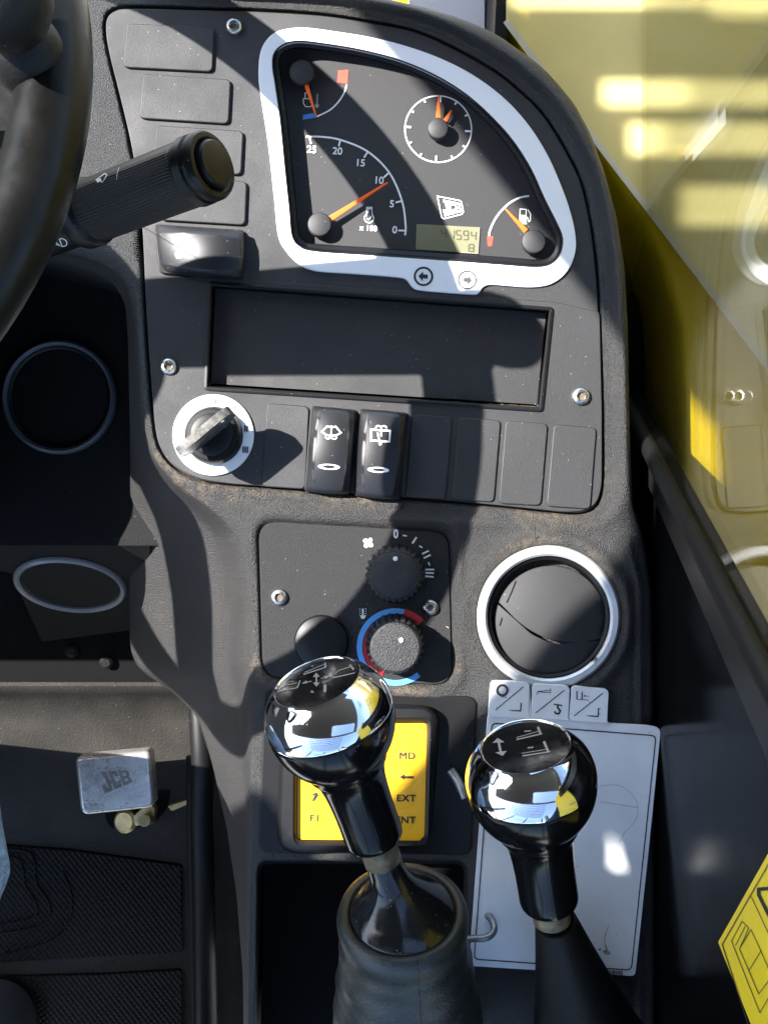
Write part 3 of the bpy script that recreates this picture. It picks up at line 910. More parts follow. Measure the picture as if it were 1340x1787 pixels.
hole = [(9.5 + 2.2 * math.cos(t), 22 + 2.2 * math.sin(t)) for t in [2 * math.pi * k / 16 for k in range(16)]]
V = []; F = []; N = len(prof); th = [(-3.2, 0.9), (-3.5, 0), (3.5, 0), (3.2, 0.9)]
layers = [(-1.7, 1.2), (-2.2, 0.0), (2.2, 0.0), (1.7, 1.2)]
for off, ins in layers:
    pr = offset(prof, ins)
    for x, y in pr: V.append(ko + kd * x * 0.001 + kn * off * 0.001 + Vector((0, 0, 0.0085 + y * 0.001)))
for k in range(3):
    for i in range(N):
        j = (i + 1) % N; F.append((k * N + i, k * N + j, (k + 1) * N + j, (k + 1) * N + i))
for lay, off in ((0, -1.7), (3, 1.7)):
    st = len(V)
    for x, y in hole: V.append(ko + kd * x * 0.001 + kn * off * 0.001 + Vector((0, 0, 0.0085 + y * 0.001)))
    pr = offset(prof, 1.2)
    ids = [lay * N + i for i in range(N)] + list(range(st, st + 16))
    for t in tess([pr, hole]): F.append(tuple(ids[i] for i in t))
    if lay == 3:
        for i in range(16): F.append((st - 16 + i, st - 16 + (i + 1) % 16, st + (i + 1) % 16, st + i))
nmat('key_worn', (0.16, 0.155, 0.145), 0.34, 0.5, var=0.6, var_scale=260, rough_var=0.08, grain=(700, 0.15, 0.0004), specks=0.3)
mesh('key_head', V, F, 'key_worn', key, 40)

# ------------------------------------------------------------------ heater panel
hp = thing('heater_panel', 'black heater control panel with two ribbed knobs and printed dials', 'control panel', P(620, 1050, -3))
plate('face_plate', offset(HEATER, 4), -3.4, -0.6, 'heater_plastic', hp, bevel=0.6)
screw(487, 1042, -0.6, hp); screw(751, 1060, -0.6, hp, 4.4)
hz = flat(-0.3); hz2 = flat(-0.1)
def dial(x, y, rbase, rtop, h, dot, name='knob'):
    """x, y: centre of the top face in picture units"""
    c = P(x, y, h); o = Vector((c.x, c.y, -0.0006))
    ribs = lambda th, t: 1.0 if t < 1.0 or t > h * 0.72 else 1 + 0.035 * (1 if math.sin(th * 26) > 0 else -1)
    kn_ = lathe(name, [(rbase, 0), (rbase, 1.0), (rbase * 0.985, 1.6), (rbase * 0.93, h * 0.66), (rbase * 0.90, h * 0.70), (rtop, h * 0.74), (rtop, h * 0.92), (rtop * 0.97, h * 0.97), (rtop * 0.9, h), (rtop * 0.5, h + 0.25), (0.3, h + 0.3)], o, (0, 0, 1), 'knob_rubber', hp, seg=208, rmod=ribs, smooth=28)
    lathe('pointer_dot', [(1.25, 0), (1.2, 0.5), (0.8, 0.75)], P(*dot, h + 0.1), (0, 0, 1), 'white_print', kn_, seg=20)
dial(690, 1004, 15.6, 12.4, 17, (690, 975))
dial(690, 1131, 15.6, 13.4, 22, (700, 1117))
# scale of the fan dial
hh = lambda x, y: (420 + x / 1.9143, 880 + y / 1.9143)
text('numeral', '0', *hh(517, 99), 21, 'white_print', hp, hz, rot=0, fat=1.2, stretch=0.8)
for a, b, w in [((541, 104), (555, 106), 2.2), ((573, 131), (587, 110), 3.2), ((596, 139), (607, 145), 2.4), ((606, 166), (628, 155), 3.0), ((611, 180), (634, 169), 3.0),
                ((627, 193), (631, 205), 2.4), ((617, 218), (646, 218), 2.6), ((617, 229), (645, 230), 2.6), ((616, 240), (644, 243), 2.6)]:
    print_mesh('scale_mark', 'white_print', hp, hz, strokes=[([hh(*a), hh(*b)], w)])
fx, fy = hh(426, 129)
for a in (45, 135, 225, 315):
    ex, ey = arc(fx, fy, 5.4, a + 3, a + 3, 1)[0]
    print_mesh('fan_icon', 'white_print', hp, hz, fills=[ellipse(ex, ey, 4.9, 3.7, a + 3 + 35, 16)])
tx, ty = hh(408, 362)
print_mesh('icon', 'white_print', hp, hz, strokes=[([(tx, ty - 7), (tx, ty + 6)], 2.6)] + [([(tx + d * 4, ty - 6 + 4 * k), (tx + d * 6, ty - 7 + 4 * k)], 1.0) for d in (-1, 1) for k in range(4)], fills=[disc(tx, ty + 7, 4, 16)])
def band(cx, cy, r0, r1, a0, a1, mat, put_):
    o = arc(cx, cy, r1, a0, a1, 48); i = arc(cx, cy, r0, a1, a0, 48)
    print_mesh('scale_band', mat, hp, put_, strokes=[(arc(cx, cy, (r0 + r1) / 2, a0, a1, 60), r1 - r0)])
tcx, tcy = 690, 1129
band(tcx, tcy, 58, 67.5, 76, 310, 'light_blue_print', hz)
band(tcx, tcy, 44, 56.5, 76, 245, 'deep_red_print', hz)
band(tcx, tcy, 44, 68.5, 44, 76, 'deep_red_print', hz)
lathe('blanking_plug', [(14.6, 0), (14.6, 1.4), (13.8, 3.0), (11, 4.4), (6, 5.2), (0.3, 5.4)], P(561, 1120, -0.7), (0, 0, 1), 'black_plastic', hp, seg=56)
print_mesh('scuff', 'dim_print', hp, hz, strokes=[([(778, 1093), (783, 1096)], 1.2), ([(780, 997), (781, 999)], 1.0), ([(566, 1036), (568, 1038)], 1.0)])

# ------------------------------------------------------------------ air vents
def vent(label, centre, axis, R, ring_mat, disc_mat, wr=5.6, seam=True):
    vt = thing('air_vent', label, 'air vent', centre, 'round air vents')
    lathe('ring', [(R, -2), (R, 1.0), (R - 0.6, 2.4), (R - 1.8, 3.2), (R - wr + 1.2, 2.8), (R - wr, 1.6), (R - wr - 0.4, -3)], centre, axis, ring_mat, vt, seg=96, cap=False)
    lathe('housing', [(R - wr, -1.0), (R - wr - 0.8, 0.6), (R - wr - 2.2, -0.4), (R - wr - 3.4, -7), (R - wr - 3.6, -12), (1, -12)], centre, axis, 'black_plastic', vt, seg=96, cap=False)
    return vt
VC = dash(957, 1077, -1)
vt = vent('large silver-ringed vent with closed black flap right of the heater panel', VC, (0, 0, 1), 38.6, 'ring_silver', 'cap_plastic')
# the flap: a domed disc cut off at two sides and split by a curved joint
seam_l = catmull([(868, 1052), (884, 1068), (902, 1086), (924, 1102), (952, 1116), (985, 1124), (1014, 1124), (1044, 1118), (1055, 1114)], 6, False)
fcx, fcy, fr = 961, 1084, 97
al = math.degrees(math.atan2(fcy - seam_l[0][1], seam_l[0][0] - fcx)) % 360; ar = math.degrees(math.atan2(fcy - seam_l[-1][1], seam_l[-1][0] - fcx))
upper = arc(fcx, fcy, fr, ar + 2, al - 1.5, 60) + [(x, y - 2.5) for x, y in seam_l[1:-1]]
lower_f = arc(fcx, fcy, fr, al + 1.5, 360 + ar - 2, 60) + [(x, y + 2.5) for x, y in reversed(seam_l[1:-1])]
def domed(name, poly, parent, mat):
    # fan of rings shrinking to the middle with a gentle dome
    n = len(poly); cx = sum(p[0] for p in poly) / n; cy = sum(p[1] for p in poly) / n
    V = []; F = []
    zt = lambda x, y: 0.4 - 3.6 * ((x - 961) ** 2 + (y - 1084) ** 2) / 98.0 ** 2
    for x, y in poly: V.append(P(x, y, -9))
    for f_, dz in ((1.0, -0.5), (0.985, 0), (0.8, 0), (0.55, 0), (0.28, 0)):
        for x, y in poly:
            X, Y = cx + (x - cx) * f_, cy + (y - cy) * f_; V.append(P(X, Y, zt(X, Y) + dz))
    V.append(P(cx, cy, zt(cx, cy)))
    for k in range(5):
        for i in range(n):
            j = (i + 1) % n; F.append((k * n + i, k * n + j, (k + 1) * n + j, (k + 1) * n + i))
    for i in range(n): F.append((5 * n + i, 5 * n + (i + 1) % n, 6 * n))
    return mesh(name, V, F, mat, parent, 40)
fu = domed('flap', upper, vt, 'cap_plastic'); domed('flap', lower_f, vt, 'cap_plastic')
fl_ = [o_ for o_ in vt.children if o_.name.startswith('flap')]
for l_ in ([(900, 1014), (893, 1032), (884, 1052)], [(876, 1078), (872, 1092)], [(1054, 1086), (1048, 1102)], [(1043, 1128), (1036, 1146), (1032, 1154)]):
    print_mesh('flap_cut', 'deep_black', fl_[0], drape(fl_, 0.15), strokes=[(l_, 2.4)], subdiv=5)
for k in range(4):
    print_mesh('scratch', 'grey_print', fu, drape(fu, 0.12), strokes=[([(985 + 2 * k, 1014 + 4 * k), (1000 + 3 * k, 1016 + 4.5 * k)], 0.35)])

# ------------------------------------------------------------------ footwell
def struct(o): o['kind'] = 'structure'; return o
def quad_sheet(name, corners, mat, parent=None, n=1):
    return mesh(name, corners, [tuple(range(len(corners)))], mat, parent, None)
# wall that carries the footwell vents: upper part upright, lower part leaning away, then the floor
def sheet_rows(name, prof, x0, x1, mat, parent=None, nx=2):
    """prof: (picture y, depth mm); x in dash units"""
    V = []; F = []
    for py, z in prof:
        for k in range(nx):
            t = k / (nx - 1)
            p0 = P(x0, py, z); p1 = P(x1, py, z)
            V.append(p0.lerp(p1, t))
    for i in range(len(prof) - 1):
        for k in range(nx - 1):
            F.append((i * nx + k, i * nx + k + 1, (i + 1) * nx + k + 1, (i + 1) * nx + k))
    return mesh(name, V, F, mat, parent, 40)
fw = thing('footwell_wall', 'black footwell wall holding two vents left of the console', 'wall', P(100, 800, -150))
sheet_rows('upper_panel', [(380, -60), (430, -92), (500, -95), (900, -95), (940, -92), (952, -92)], -60, 300, 'cowl_plastic', fw)
pa = P(100, 952, -92); pb = P(100, 1100, -192); sl = (pb - pa).normalized(); n2 = Vector((0, sl.z, -sl.y)); n2 = n2 if n2.z > 0 else -n2
eye = Vector((0, 0, CAM_Z))
def on_plane(px, py, p0=pa, nn=n2):
    d = P(px, py, 0) - eye
    return eye + d * ((p0 - eye).dot(nn) / d.dot(nn))
mesh('lower_panel', [on_plane(*q) for q in ((-60, 952), (262, 952), (258, 1096), (74, 1120), (20, 1000), (-60, 985))], [(0, 1, 2, 3, 4, 5)], 'cowl_plastic', fw, None)
sheet_rows('kick_board', [(900, -190), (1040, -204), (1100, -208), (1192, -216)], -120, 300, 'deep_black', fw)
for x, y in [(127, 1135), (187, 1155)]:
    lathe('bolt', [(5, 0), (5, 2), (3, 3.6)], P(x, y, -211), (0, -0.1, 1), 'dark_rubber', fw, seg=16)
va = vent('large round vent in deep shadow left of the console', P(104, 693, -92), (0, 0, 1), 35.6, 'ring_grey', 'deep_black', 3.6)
lathe('flap', [(30, -3), (30, -2), (20, -0.8), (1, 0)], P(104, 693, -97), (0, 0, 1), 'deep_black', va, seg=64)
vc = on_plane(124, 1020)
vb = vent('flattened-looking grey-rimmed vent low in the footwell above the pedal', vc, n2, 36.5, 'ring_pale', 'deep_black', 4.2)
lathe('flap', [(28, -3), (28, -2), (18, -0.8), (1, 0)], vc - n2 * 0.008, n2, 'deep_black', vb, seg=64)
FZ = -262
floor_prof = [(1190, -216), (1197, -214), (1204, -216), (1212, -226), (1226, -238), (1260, -246), (1330, -252), (1400, FZ + 4), (1480, FZ), (1900, FZ)]
fl = sheet_rows('footwell_floor', floor_prof, -200, 470, 'floor_grey', None, 24)
struct(fl)
# slot in the floor behind the pedal
slot_f = rounded([(183, 1394), (296, 1378), (292, 1410), (268, 1440), (196, 1450), (184, 1430)], [6, 6, 10, 16, 22, 10], 5)
plate('floor_slot', slot_f, FZ, FZ + 7.2, 'deep_black', fl, bevel=0.4)
nmat('brass_dull', (0.50, 0.40, 0.20), 0.45, 0.8, var=0.3, var_scale=120)
bolt = thing('brass_fitting', 'brass coloured bolt and bracket in the slot behind the pedal', 'bolt', P(240, 1425, FZ + 8))
lathe('bolt_head', [(9, 0), (9, 4), (7, 6)], P(222, 1432, FZ + 7), (-0.2, 0.1, 1), 'brass_dull', bolt, seg=24)
plate('bracket', rounded([(232, 1425), (258, 1400), (272, 1412), (268, 1432), (236, 1443)], 4, 3), FZ + 6, FZ + 16, 'brass_dull', bolt, bevel=1.0)
lathe('stud', [(4.5, 0), (4.5, 22)], P(263, 1428, FZ + 8), (0, 0.2, 1), 'brass_dull', bolt, seg=18)
plate('tongue', rounded([(292, 1407), (330, 1395), (326, 1405), (300, 1416)], 3, 3), FZ + 6, FZ + 12, 'brass_dull', bolt, bevel=0.6)

pd = thing('foot_pedal', 'polished metal pedal pad with embossed badge above the footwell floor', 'pedal', P(200, 1370, FZ))
PZ = -196
pad_o = rounded([(131, 1322), (262, 1310), (270, 1410), (141, 1424)], [12, 12, 14, 16], 6)
pad = plate('pad', pad_o, PZ - 14, PZ, 'pedal_metal', pd, bevel=3.0, steps=5, bottom=True)
pl = lambda l: [(100 + x / 5.583, 1290 + y / 5.583) for x, y in l]
print_mesh('badge_frame', 'steel', pad, flat(PZ + 0.3), strokes=[(pl([(345, 285), (690, 285), (735, 320), (752, 430), (725, 460), (490, 560), (445, 555), (425, 520)]), 1.6, True)])
nmat('badge_relief', (0.20, 0.185, 0.16), 0.45, 0.6, var=0.2, var_scale=200)
block_letters(pl([(385, 320), (690, 300), (730, 420), (466, 530)]), 'badge_relief', pad, PZ + 0.35, hole_mat='pedal_metal')
tube('arm', [P(200, 1370, PZ - 12), P(205, 1385, PZ - 40), P(210, 1400, FZ + 4)], 0.007, 'dark_rubber', pd)

MZ = FZ + 3
def floor_mat(label, poly):
    m = thing('floor_mat', label, 'floor mat', P(150, 1600, FZ), 'dimpled rubber floor mats')
    plate('mat_sheet', poly, MZ - 3, MZ, 'mat_rubber', m, bevel=1.2)
    return m
m1 = floor_mat('dimpled black rubber mat with rounded pad outline, below the pedal', rounded([(-80, 1468), (120, 1483), (318, 1510), (318, 1664), (-80, 1684)], [5, 5, 8, 8, 5], 4))
m2 = floor_mat('dimpled black rubber mat cut off by the bottom edge of the picture', rounded([(-80, 1706), (180, 1700), (318, 1692), (318, 1900), (-80, 1900)], [5, 5, 8, 5, 5], 4))
rp = catmull([(-40, 1478), (40, 1484), (60, 1500), (64, 1540), (84, 1570), (88, 1596), (70, 1615), (20, 1626), (-40, 1632)], 5, False)
tube('raised_edge', [P(x, y, MZ) for x, y in rp], 0.0011, 'mat_rubber', m1, seg=8)
rp2 = catmull([(-40, 1492), (25, 1496), (40, 1512), (45, 1545), (62, 1572), (66, 1592), (52, 1604), (10, 1612), (-40, 1616)], 5, False)
tube('raised_edge', [P(x, y, MZ) for x, y in rp2], 0.0010, 'mat_rubber', m1, seg=8)
rp3 = catmull([(110, 1520), (125, 1560), (124, 1600), (108, 1630), (70, 1650), (10, 1664)], 5, False)
tube('raised_edge', [P(x, y, MZ) for x, y in rp3], 0.0009, 'mat_rubber', m1, seg=8)
for i, y in enumerate((1505,)):
    pass
# rail along the foot of the console
rail = thing('side_rail', 'tall rounded black rail along the foot of the console', 'rail', P(355, 1500, FZ))
tube('post', [P(349, 1238, -225), P(352, 1290, -222), P(354, 1330, -222), P(352, 1420, -228), P(356, 1560, -235), P(362, 1850, -238)], 0.0085, 'black_plastic', rail, seg=20)
tube('post', [P(334, 1320, -240), P(336, 1500, -248), P(344, 1850, -250)], 0.004, 'dark_rubber', rail, seg=14)
lathe('pedal_pad', [(30, 0), (30, 6), (27, 8), (1, 9)], P(0, 1770, FZ + 6), (0, 0, 1), 'dark_rubber', None, seg=56)
tag(bpy.data.objects['pedal_pad'], 'dark round pad in the bottom left corner on the mat', 'pedal')

# ------------------------------------------------------------------ keypad display
kp = thing('keypad', 'yellow keypad in a black frame behind the left lever', 'keypad', P(640, 1360, 0))
plate('base_plate', rounded([(462, 1200), (832, 1216), (822, 1492), (450, 1488)], [18, 18, 18, 18], 5), -3, 1.2, 'black_plastic', kp, bevel=0.8)
KO = rounded([(490, 1226), (770, 1230), (752, 1480), (482, 1492)], 44, 8)
KI = rounded([(524, 1268), (742, 1265), (738, 1464), (522, 1462)], 3, 3)
KM = rounded([(512, 1254), (752, 1252), (746, 1476), (511, 1476)], 14, 3)
def ring_loft(name, loops, mat, parent):
    n = 96
    def resample(poly):
        L = [0]
        for i in range(len(poly)): L.append(L[-1] + math.dist(poly[i], poly[(i + 1) % len(poly)]))
        out = []
        # start at the point nearest to the first direction so that loops do not twist
        cx = sum(p[0] for p in poly) / len(poly); cy = sum(p[1] for p in poly) / len(poly)
        for k in range(n):
            a = 2 * math.pi * k / n; d = Vector((math.cos(a), math.sin(a)))
            best = None
            for i in range(len(poly)):
                p = Vector(poly[i]) - Vector((630, 1364)); q = Vector(poly[(i + 1) % len(poly)]) - Vector((630, 1364))
                e = q - p; den = d.x * e.y - d.y * e.x
                if abs(den) < 1e-9: continue
                t = (p.x * e.y - p.y * e.x) / den; s = (p.x * d.y - p.y * d.x) / den
                if t > 0 and -1e-6 <= s <= 1 + 1e-6: best = t if best is None else max(best, t)
            out.append((630 + d.x * best, 1364 + d.y * best))
        return out
    return loft(name, [(resample(p), z) for p, z in loops], mat, parent, cap=False)
ring_loft('frame', [(KO, 0.5), (KO, 5), (offset(KO, 3), 8), (offset(KO, 8), 9.5), (KM, 10), (offset(KM, 3), 9.4), (offset(KI, -1), 5)], 'black_plastic', kp)
plate('membrane', offset(KI, -3), 3, 6.2, 'key_yellow', kp, bevel=0)
kz = flat(6.5)
for s, x, y in [('MD', 710, 1319), ('EXT', 708, 1393), ('ENT', 707, 1431), ('F1', 549, 1428)]:
    text('lettering', s, x, y, 16.5, 'black_print', kp, kz, rot=-1, fat=0.8, stretch=1.12, spacing=1.05)
print_mesh('arrow', 'black_print', kp, kz, fills=[[(697, 1356), (706, 1351), (706, 1354.4), (722, 1354.4), (722, 1358.6), (706, 1358.6), (706, 1361)]])
print_mesh('arrow', 'black_print', kp, kz, fills=[[(542, 1386), (553, 1383), (556, 1388), (549, 1398), (544, 1398), (549, 1388)]])
for x, y in [(710, 1319), (709, 1356), (708, 1393), (707, 1431), (549, 1428), (549, 1391), (549, 1354), (549, 1317)]:
    lathe('key_dome', [(5.2, 0), (5.0, 0.18), (4.4, 0.24), (0.2, 0.27)], P(x, y, 6.15), (0, 0, 1), 'key_yellow', kp, seg=32)

# ------------------------------------------------------------------ capacity chart sign
sg = thing('chart_sign', 'white blank chart sign with three index tabs behind the right lever', 'sign', P(990, 1450, 0))
SIGN = rounded([(851, 1244), (1060, 1258), (1062, 1262), (1128, 1266), (1153, 1270), (1132, 1480), (1108, 1704), (818, 1686)], [10, 6, 4, 3, 12, 4, 8, 6], 4)
plate('sheet', SIGN, 0.2, 2.2, 'sign_white', sg, bevel=0.3, steps=2)
for q in ([(857, 1187), (924, 1191), (927, 1254), (852, 1250)], [(929, 1193), (994, 1197), (991, 1258), (926, 1254)], [(998, 1197), (1062, 1203), (1059, 1262), (992, 1258)]):
    plate('tab', rounded(q, [9, 9, 3, 3], 4), 0.1, 4.6, 'sign_white', sg, bevel=0.3, steps=2)
sz = flat(2.45); tz = flat(4.85)
print_mesh('border_line', 'black_print', sg, sz, strokes=[(rounded([(858, 1262), (1144, 1284), (1101, 1693), (827, 1674)], 9, 4), 2.0, True)])
tabz = lambda l: [(840 + x / 5.1538, 1180 + y / 5.1538) for x, y in l]
print_mesh('tab_line', 'grey_print', sg, tz, strokes=[(tabz([(125, 305), (375, 95)]), 1.5)])
print_mesh('tab_line', 'black_print', sg, tz, strokes=[(tabz([(485, 330), (745, 125)]), 1.5)])
print_mesh('tab_line', 'black_print', sg, tz, strokes=[(tabz([(830, 358), (1090, 152)]), 1.5)])
print_mesh('tyre_icon', 'grey_print', sg, tz, strokes=[(disc(*tabz([(187, 127)])[0], 8.8, 32), 4.2, True), (tabz([(175, 184), (225, 192)]), 1.0)])
print_mesh('fork_icon', 'black_print', sg, tz, strokes=[(tabz([(355, 240), (350, 315)]), 2.2)], fills=[tabz([(240, 303), (350, 307), (355, 319), (270, 313)])])
print_mesh('jib_icon', 'black_print', sg, tz, strokes=[(tabz([(490, 162), (503, 160), (503, 138), (618, 126)]), 1.2), (tabz([(503, 140), (620, 149), (620, 112)]), 1.2)])
print_mesh('hook_icon', 'black_print', sg, tz, strokes=[(tabz([(648, 252), (726, 264)]), 2.2), (catmull(tabz([(686, 262), (684, 285), (705, 308), (695, 335), (668, 335), (654, 315)]), 4, False), 3.0)])
print_mesh('lift_icon', 'black_print', sg, tz, strokes=[(tabz([(856, 135), (855, 208)]), 2.0), (tabz([(903, 140), (901, 208)]), 2.0), (tabz([(850, 207), (962, 215)]), 1.0), (tabz([(920, 177), (936, 178)]), 2.4), (tabz([(940, 179), (966, 181)]), 0.9)])
print_mesh('tine_icon', 'black_print', sg, tz, strokes=[(tabz([(1050, 288), (1046, 368)]), 2.0), (tabz([(1048, 292), (1070, 294)]), 1.2), (tabz([(1048, 338), (1068, 342)]), 1.2)], fills=[tabz([(938, 352), (1046, 357), (1046, 368), (970, 362)])])
for l_ in ([(432, 80), (424, 330), (440, 365)], [(795, 105), (785, 370), (805, 398)]):
    print_mesh('tab_edge', 'grey_print', sg, flat(4.8), strokes=[(tabz(l_), 0.6)])
text('lettering', '817/18595', 1066, 1697, 9.5, 'black_print', sg, flat(2.4), rot=-3.5, fat=0.4)
sc1 = catmull([(1046, 1372), (1075, 1370), (1098, 1382), (1112, 1405), (1108, 1432), (1090, 1452), (1080, 1470)], 6, False)
print_mesh('scratch', 'grey_print', sg, flat(2.4), strokes=[(sc1, 0.45), ([(1046, 1399), (1112, 1409)], 0.5)])
nmat('smear', (0.36, 0.27, 0.22), 0.8, var=0.5, var_scale=260)
print_mesh('smear', 'smear', sg, flat(2.38), strokes=[(catmull([(1062, 1614), (1055, 1634), (1056, 1650), (1062, 1664)], 4, False), [0.6, 1.2, 1.0, 1.6, 1.8, 1.3, 1.6, 1.2, 2.2, 2.5, 2.2, 1.8, 1.6])],
           fills=[ellipse(1058, 1662, 7, 4, -20, 14), ellipse(1046, 1657, 3, 2, 0, 10)])
print_mesh('speck', 'black_print', sg, flat(2.4), fills=[ellipse(955, 1250, 2.6, 1.0, -30, 10)])
# bent wire hook
hk = [P(800, 1640, 9), P(826, 1638, 11), P(845, 1637, 12), P(857, 1631, 11), P(862, 1620, 9), P(858, 1606, 5), P(849, 1596, 1)]
o = tube('wire_hook', [Vector(p) for p in catmull([tuple(p) for p in hk], 6, False)], 0.0019, 'wire_steel', None, seg=14)
tag(o, 'bent grey wire hook at the lower left of the white sign', 'hook')
o = tube('wire_rod', [Vector(p) for p in catmull([tuple(q) for q in [P(786, 1344, 3), P(796, 1358, 5), P(806, 1378, 9), P(812, 1392, 10)]], 5, False)], 0.0024, 'wire_steel', None, seg=14)
tag(o, 'short grey wire end between the keypad and the right lever', 'wire')

# ------------------------------------------------------------------ control levers
BALL_CH = [(18.4, 0.8), (18.7, -0.1), (19.3, -0.3)]
for k in range(1, 26):
    t_ = 18.0 * k / 25
    BALL_CH.append((28.6 * math.sqrt(1 - ((17 - t_) / 22.7) ** 2), t_))
BALL_CH.append((28.1, 18.5))
BALL_BK = [(27.8, 18.1), (28.4, 18.8)] + [(28.4 * math.sqrt(1 - ((t_ - 18.5) / 30.0) ** 2), t_) for t_ in (20, 22, 24, 26, 28, 30, 32, 34, 36, 38, 40, 41.5)] + [(18.2, 43.8), (16.6, 46.5), (15.4, 50), (14.6, 54), (14.0, 60), (13.6, 68), (13.5, 76), (13.6, 83), (13.3, 85.4), (12.2, 86.8), (8, 86.8)]
def lever(label, top, foot, boot_mat):
    ax = (foot - top).normalized()
    L = thing('control_lever', label, 'lever', foot, 'ball-topped levers')
    ch = lathe('chrome_cap', BALL_CH, top, ax, 'chrome', L, seg=128, smooth=60, cap=False)
    bk = lathe('grip', BALL_BK, top, ax, 'gloss_black', L, seg=96, smooth=60)
    dk = lathe('top_disc', [(18.5, 1.5), (18.4, 0.35), (12, 0.12), (0.3, 0.05)], top, ax, 'knob_disc', L, seg=72)
    return L, ax, ch, bk, dk
T1 = P(553, 1190, 118); F1_ = P(690, 1560, 74)
L1, ax1, ch1, bk1, dk1 = lever('ball-topped lever on the left, rising from a broad rubber boot before the keypad', T1, F1_, 'boot_rubber')
lathe('rod_sleeve', [(8.7, 84), (8.7, 99.5), (8.4, 100)], T1, ax1, 'worn_rod', L1, seg=48)
T2 = P(917, 1302, 118); F2_ = P(966, 1625, 78)
L2, ax2, ch2, bk2, dk2 = lever('ball-topped lever on the right, standing before the white sign', T2, F2_, 'dark_rubber')
lathe('rod_sleeve', [(8.8, 84), (8.8, 97)], T2, ax2, 'worn_rod', L2, seg=48)
# symbols on the tops
put = drape(dk1, 0.2)
k1 = lambda l: [(460 + x / 5.583, 1130 + y / 5.583) for x, y in l]
print_mesh('symbol', 'dim_print', dk1, put, strokes=[(k1([(140, 435), (330, 395)]), 2.0), (k1([(165, 400), (215, 375), (330, 345)]), 1.3), (k1([(330, 395), (358, 325)]), 2.4), (k1([(250, 340), (298, 330)]), 1.4)], subdiv=5)
print_mesh('symbol', 'dim_print', dk1, put, strokes=[(k1([(390, 265), (610, 195)]), 2.0), (k1([(400, 245), (600, 165)]), 1.2), (k1([(600, 150), (605, 200)]), 3.2)], fills=[k1([(460, 180), (495, 178), (475, 192)])], subdiv=5)
print_mesh('symbol', 'dim_print', dk1, put, strokes=[(k1([(675, 300), (890, 250)]), 2.0), (k1([(690, 265), (740, 225), (850, 190)]), 1.6), (k1([(840, 170), (880, 220)]), 3.4)], subdiv=5)
print_mesh('symbol', 'dim_print', dk1, put, strokes=[(k1([(515, 265), (517, 365)]), 3.0)], fills=[k1([(480, 290), (515, 248), (550, 288)]), k1([(482, 345), (517, 385), (550, 345)])])
print_mesh('symbol', 'dim_print', dk1, put, strokes=[(k1([(400, 345), (470, 332)]), 1.4), (k1([(560, 305), (620, 290)]), 1.4)], fills=[k1([(370, 355), (420, 325), (425, 352)]), k1([(660, 282), (590, 280), (605, 312)])])
print_mesh('symbol', 'dim_print', dk1, put, strokes=[(k1([(600, 365), (598, 440)]), 5.0)], fills=[k1([(455, 440), (475, 420), (495, 445)])])
put = drape(dk2, 0.2)
k2 = lambda l: [(780 + x / 3.35, 1160 + y / 3.35) for x, y in l]
print_mesh('symbol', 'dim_print', dk2, put, strokes=[(k2([(405, 440), (555, 405)]), 2.2), (k2([(405, 428), (530, 392)]), 1.2), (k2([(530, 365), (545, 405)]), 4.2), (k2([(450, 392), (490, 388)]), 2.0)], subdiv=4)
print_mesh('symbol', 'dim_print', dk2, put, strokes=[(k2([(440, 535), (605, 510)]), 2.2), (k2([(435, 520), (590, 495)]), 1.2), (k2([(565, 450), (590, 510)]), 4.2), (k2([(470, 488), (505, 484)]), 2.0)], subdiv=4)
print_mesh('symbol', 'dim_print', dk2, put, strokes=[(k2([(300, 450), (315, 520)]), 4.2)], fills=[k2([(265, 460), (295, 430), (335, 455)]), k2([(280, 515), (325, 535), (350, 505)])])
# boots
B1 = P(702, 1590, 72)
axb = (B1 - P(716, 1885, 8)).normalized()      # towards the top of the boot
# shiny bell at the foot of the left lever
ub, vb_, ab = axis_frame(axb)
rings = []
tip = T1 + ax1 * 0.0975
seg = 64; V = []; F = []
bell = [(0.0, 8.2), (0.2, 8.5), (0.38, 9.4), (0.52, 11.2), (0.64, 14.2), (0.74, 17.0), (0.83, 20.0), (0.91, 22.8), (0.97, 24.4), (1.0, 25.0)]
u1, v1_, a1 = axis_frame(-ax1)
for s, r in bell:
    c = tip.lerp(B1, s); w = s ** 1.5
    uu_ = u1.lerp(ub, w).normalized(); vv_ = v1_.lerp(vb_, w).normalized()
    for k in range(seg):
        th_ = 2 * math.pi * k / seg
        V.append(c + (uu_ * math.cos(th_) + vv_ * math.sin(th_)) * r * 0.001)
for i in range(len(bell) - 1):
    for k in range(seg):
        j = (k + 1) % seg; F.append((i * seg + k, i * seg + j, (i + 1) * seg + j, (i + 1) * seg + k))
mesh('bell', V, F, 'bell_enamel', L1, 60)
def wob(th, t): return 1 + (0.012 * math.sin(3 * th + t * 0.2) + 0.008 * math.sin(7 * th - t * 0.3)) * min(1, max(0, -t) / 20)
bootp = [(24.6, -1.5), (25.2, 0.2), (26.2, 0.9), (28.6, 0.6), (30.4, -1.2), (31.2, -4), (31.2, -8), (30.2, -12), (29.6, -16), (30.2, -19), (31.0, -22), (30.8, -25), (31.4, -30), (32.6, -34), (32.2, -38), (33.4, -44), (34.4, -48), (34.0, -52), (35.6, -60), (36.6, -64), (36.2, -68), (38, -80), (40, -110)]
boot = lathe('boot', bootp, B1, axb, 'boot_rubber', L1, seg=96, smooth=60, rmod=wob, cap=False)
print_mesh('boot_seam', 'dark_rubber', boot, drape(boot, 0.1), strokes=[([(722, 1652), (727, 1664), (730, 1690), (731, 1720), (733, 1755), (735, 1786)], 1.1)], subdiv=6)
B2 = P(969, 1606, 80)
V = []; F = []
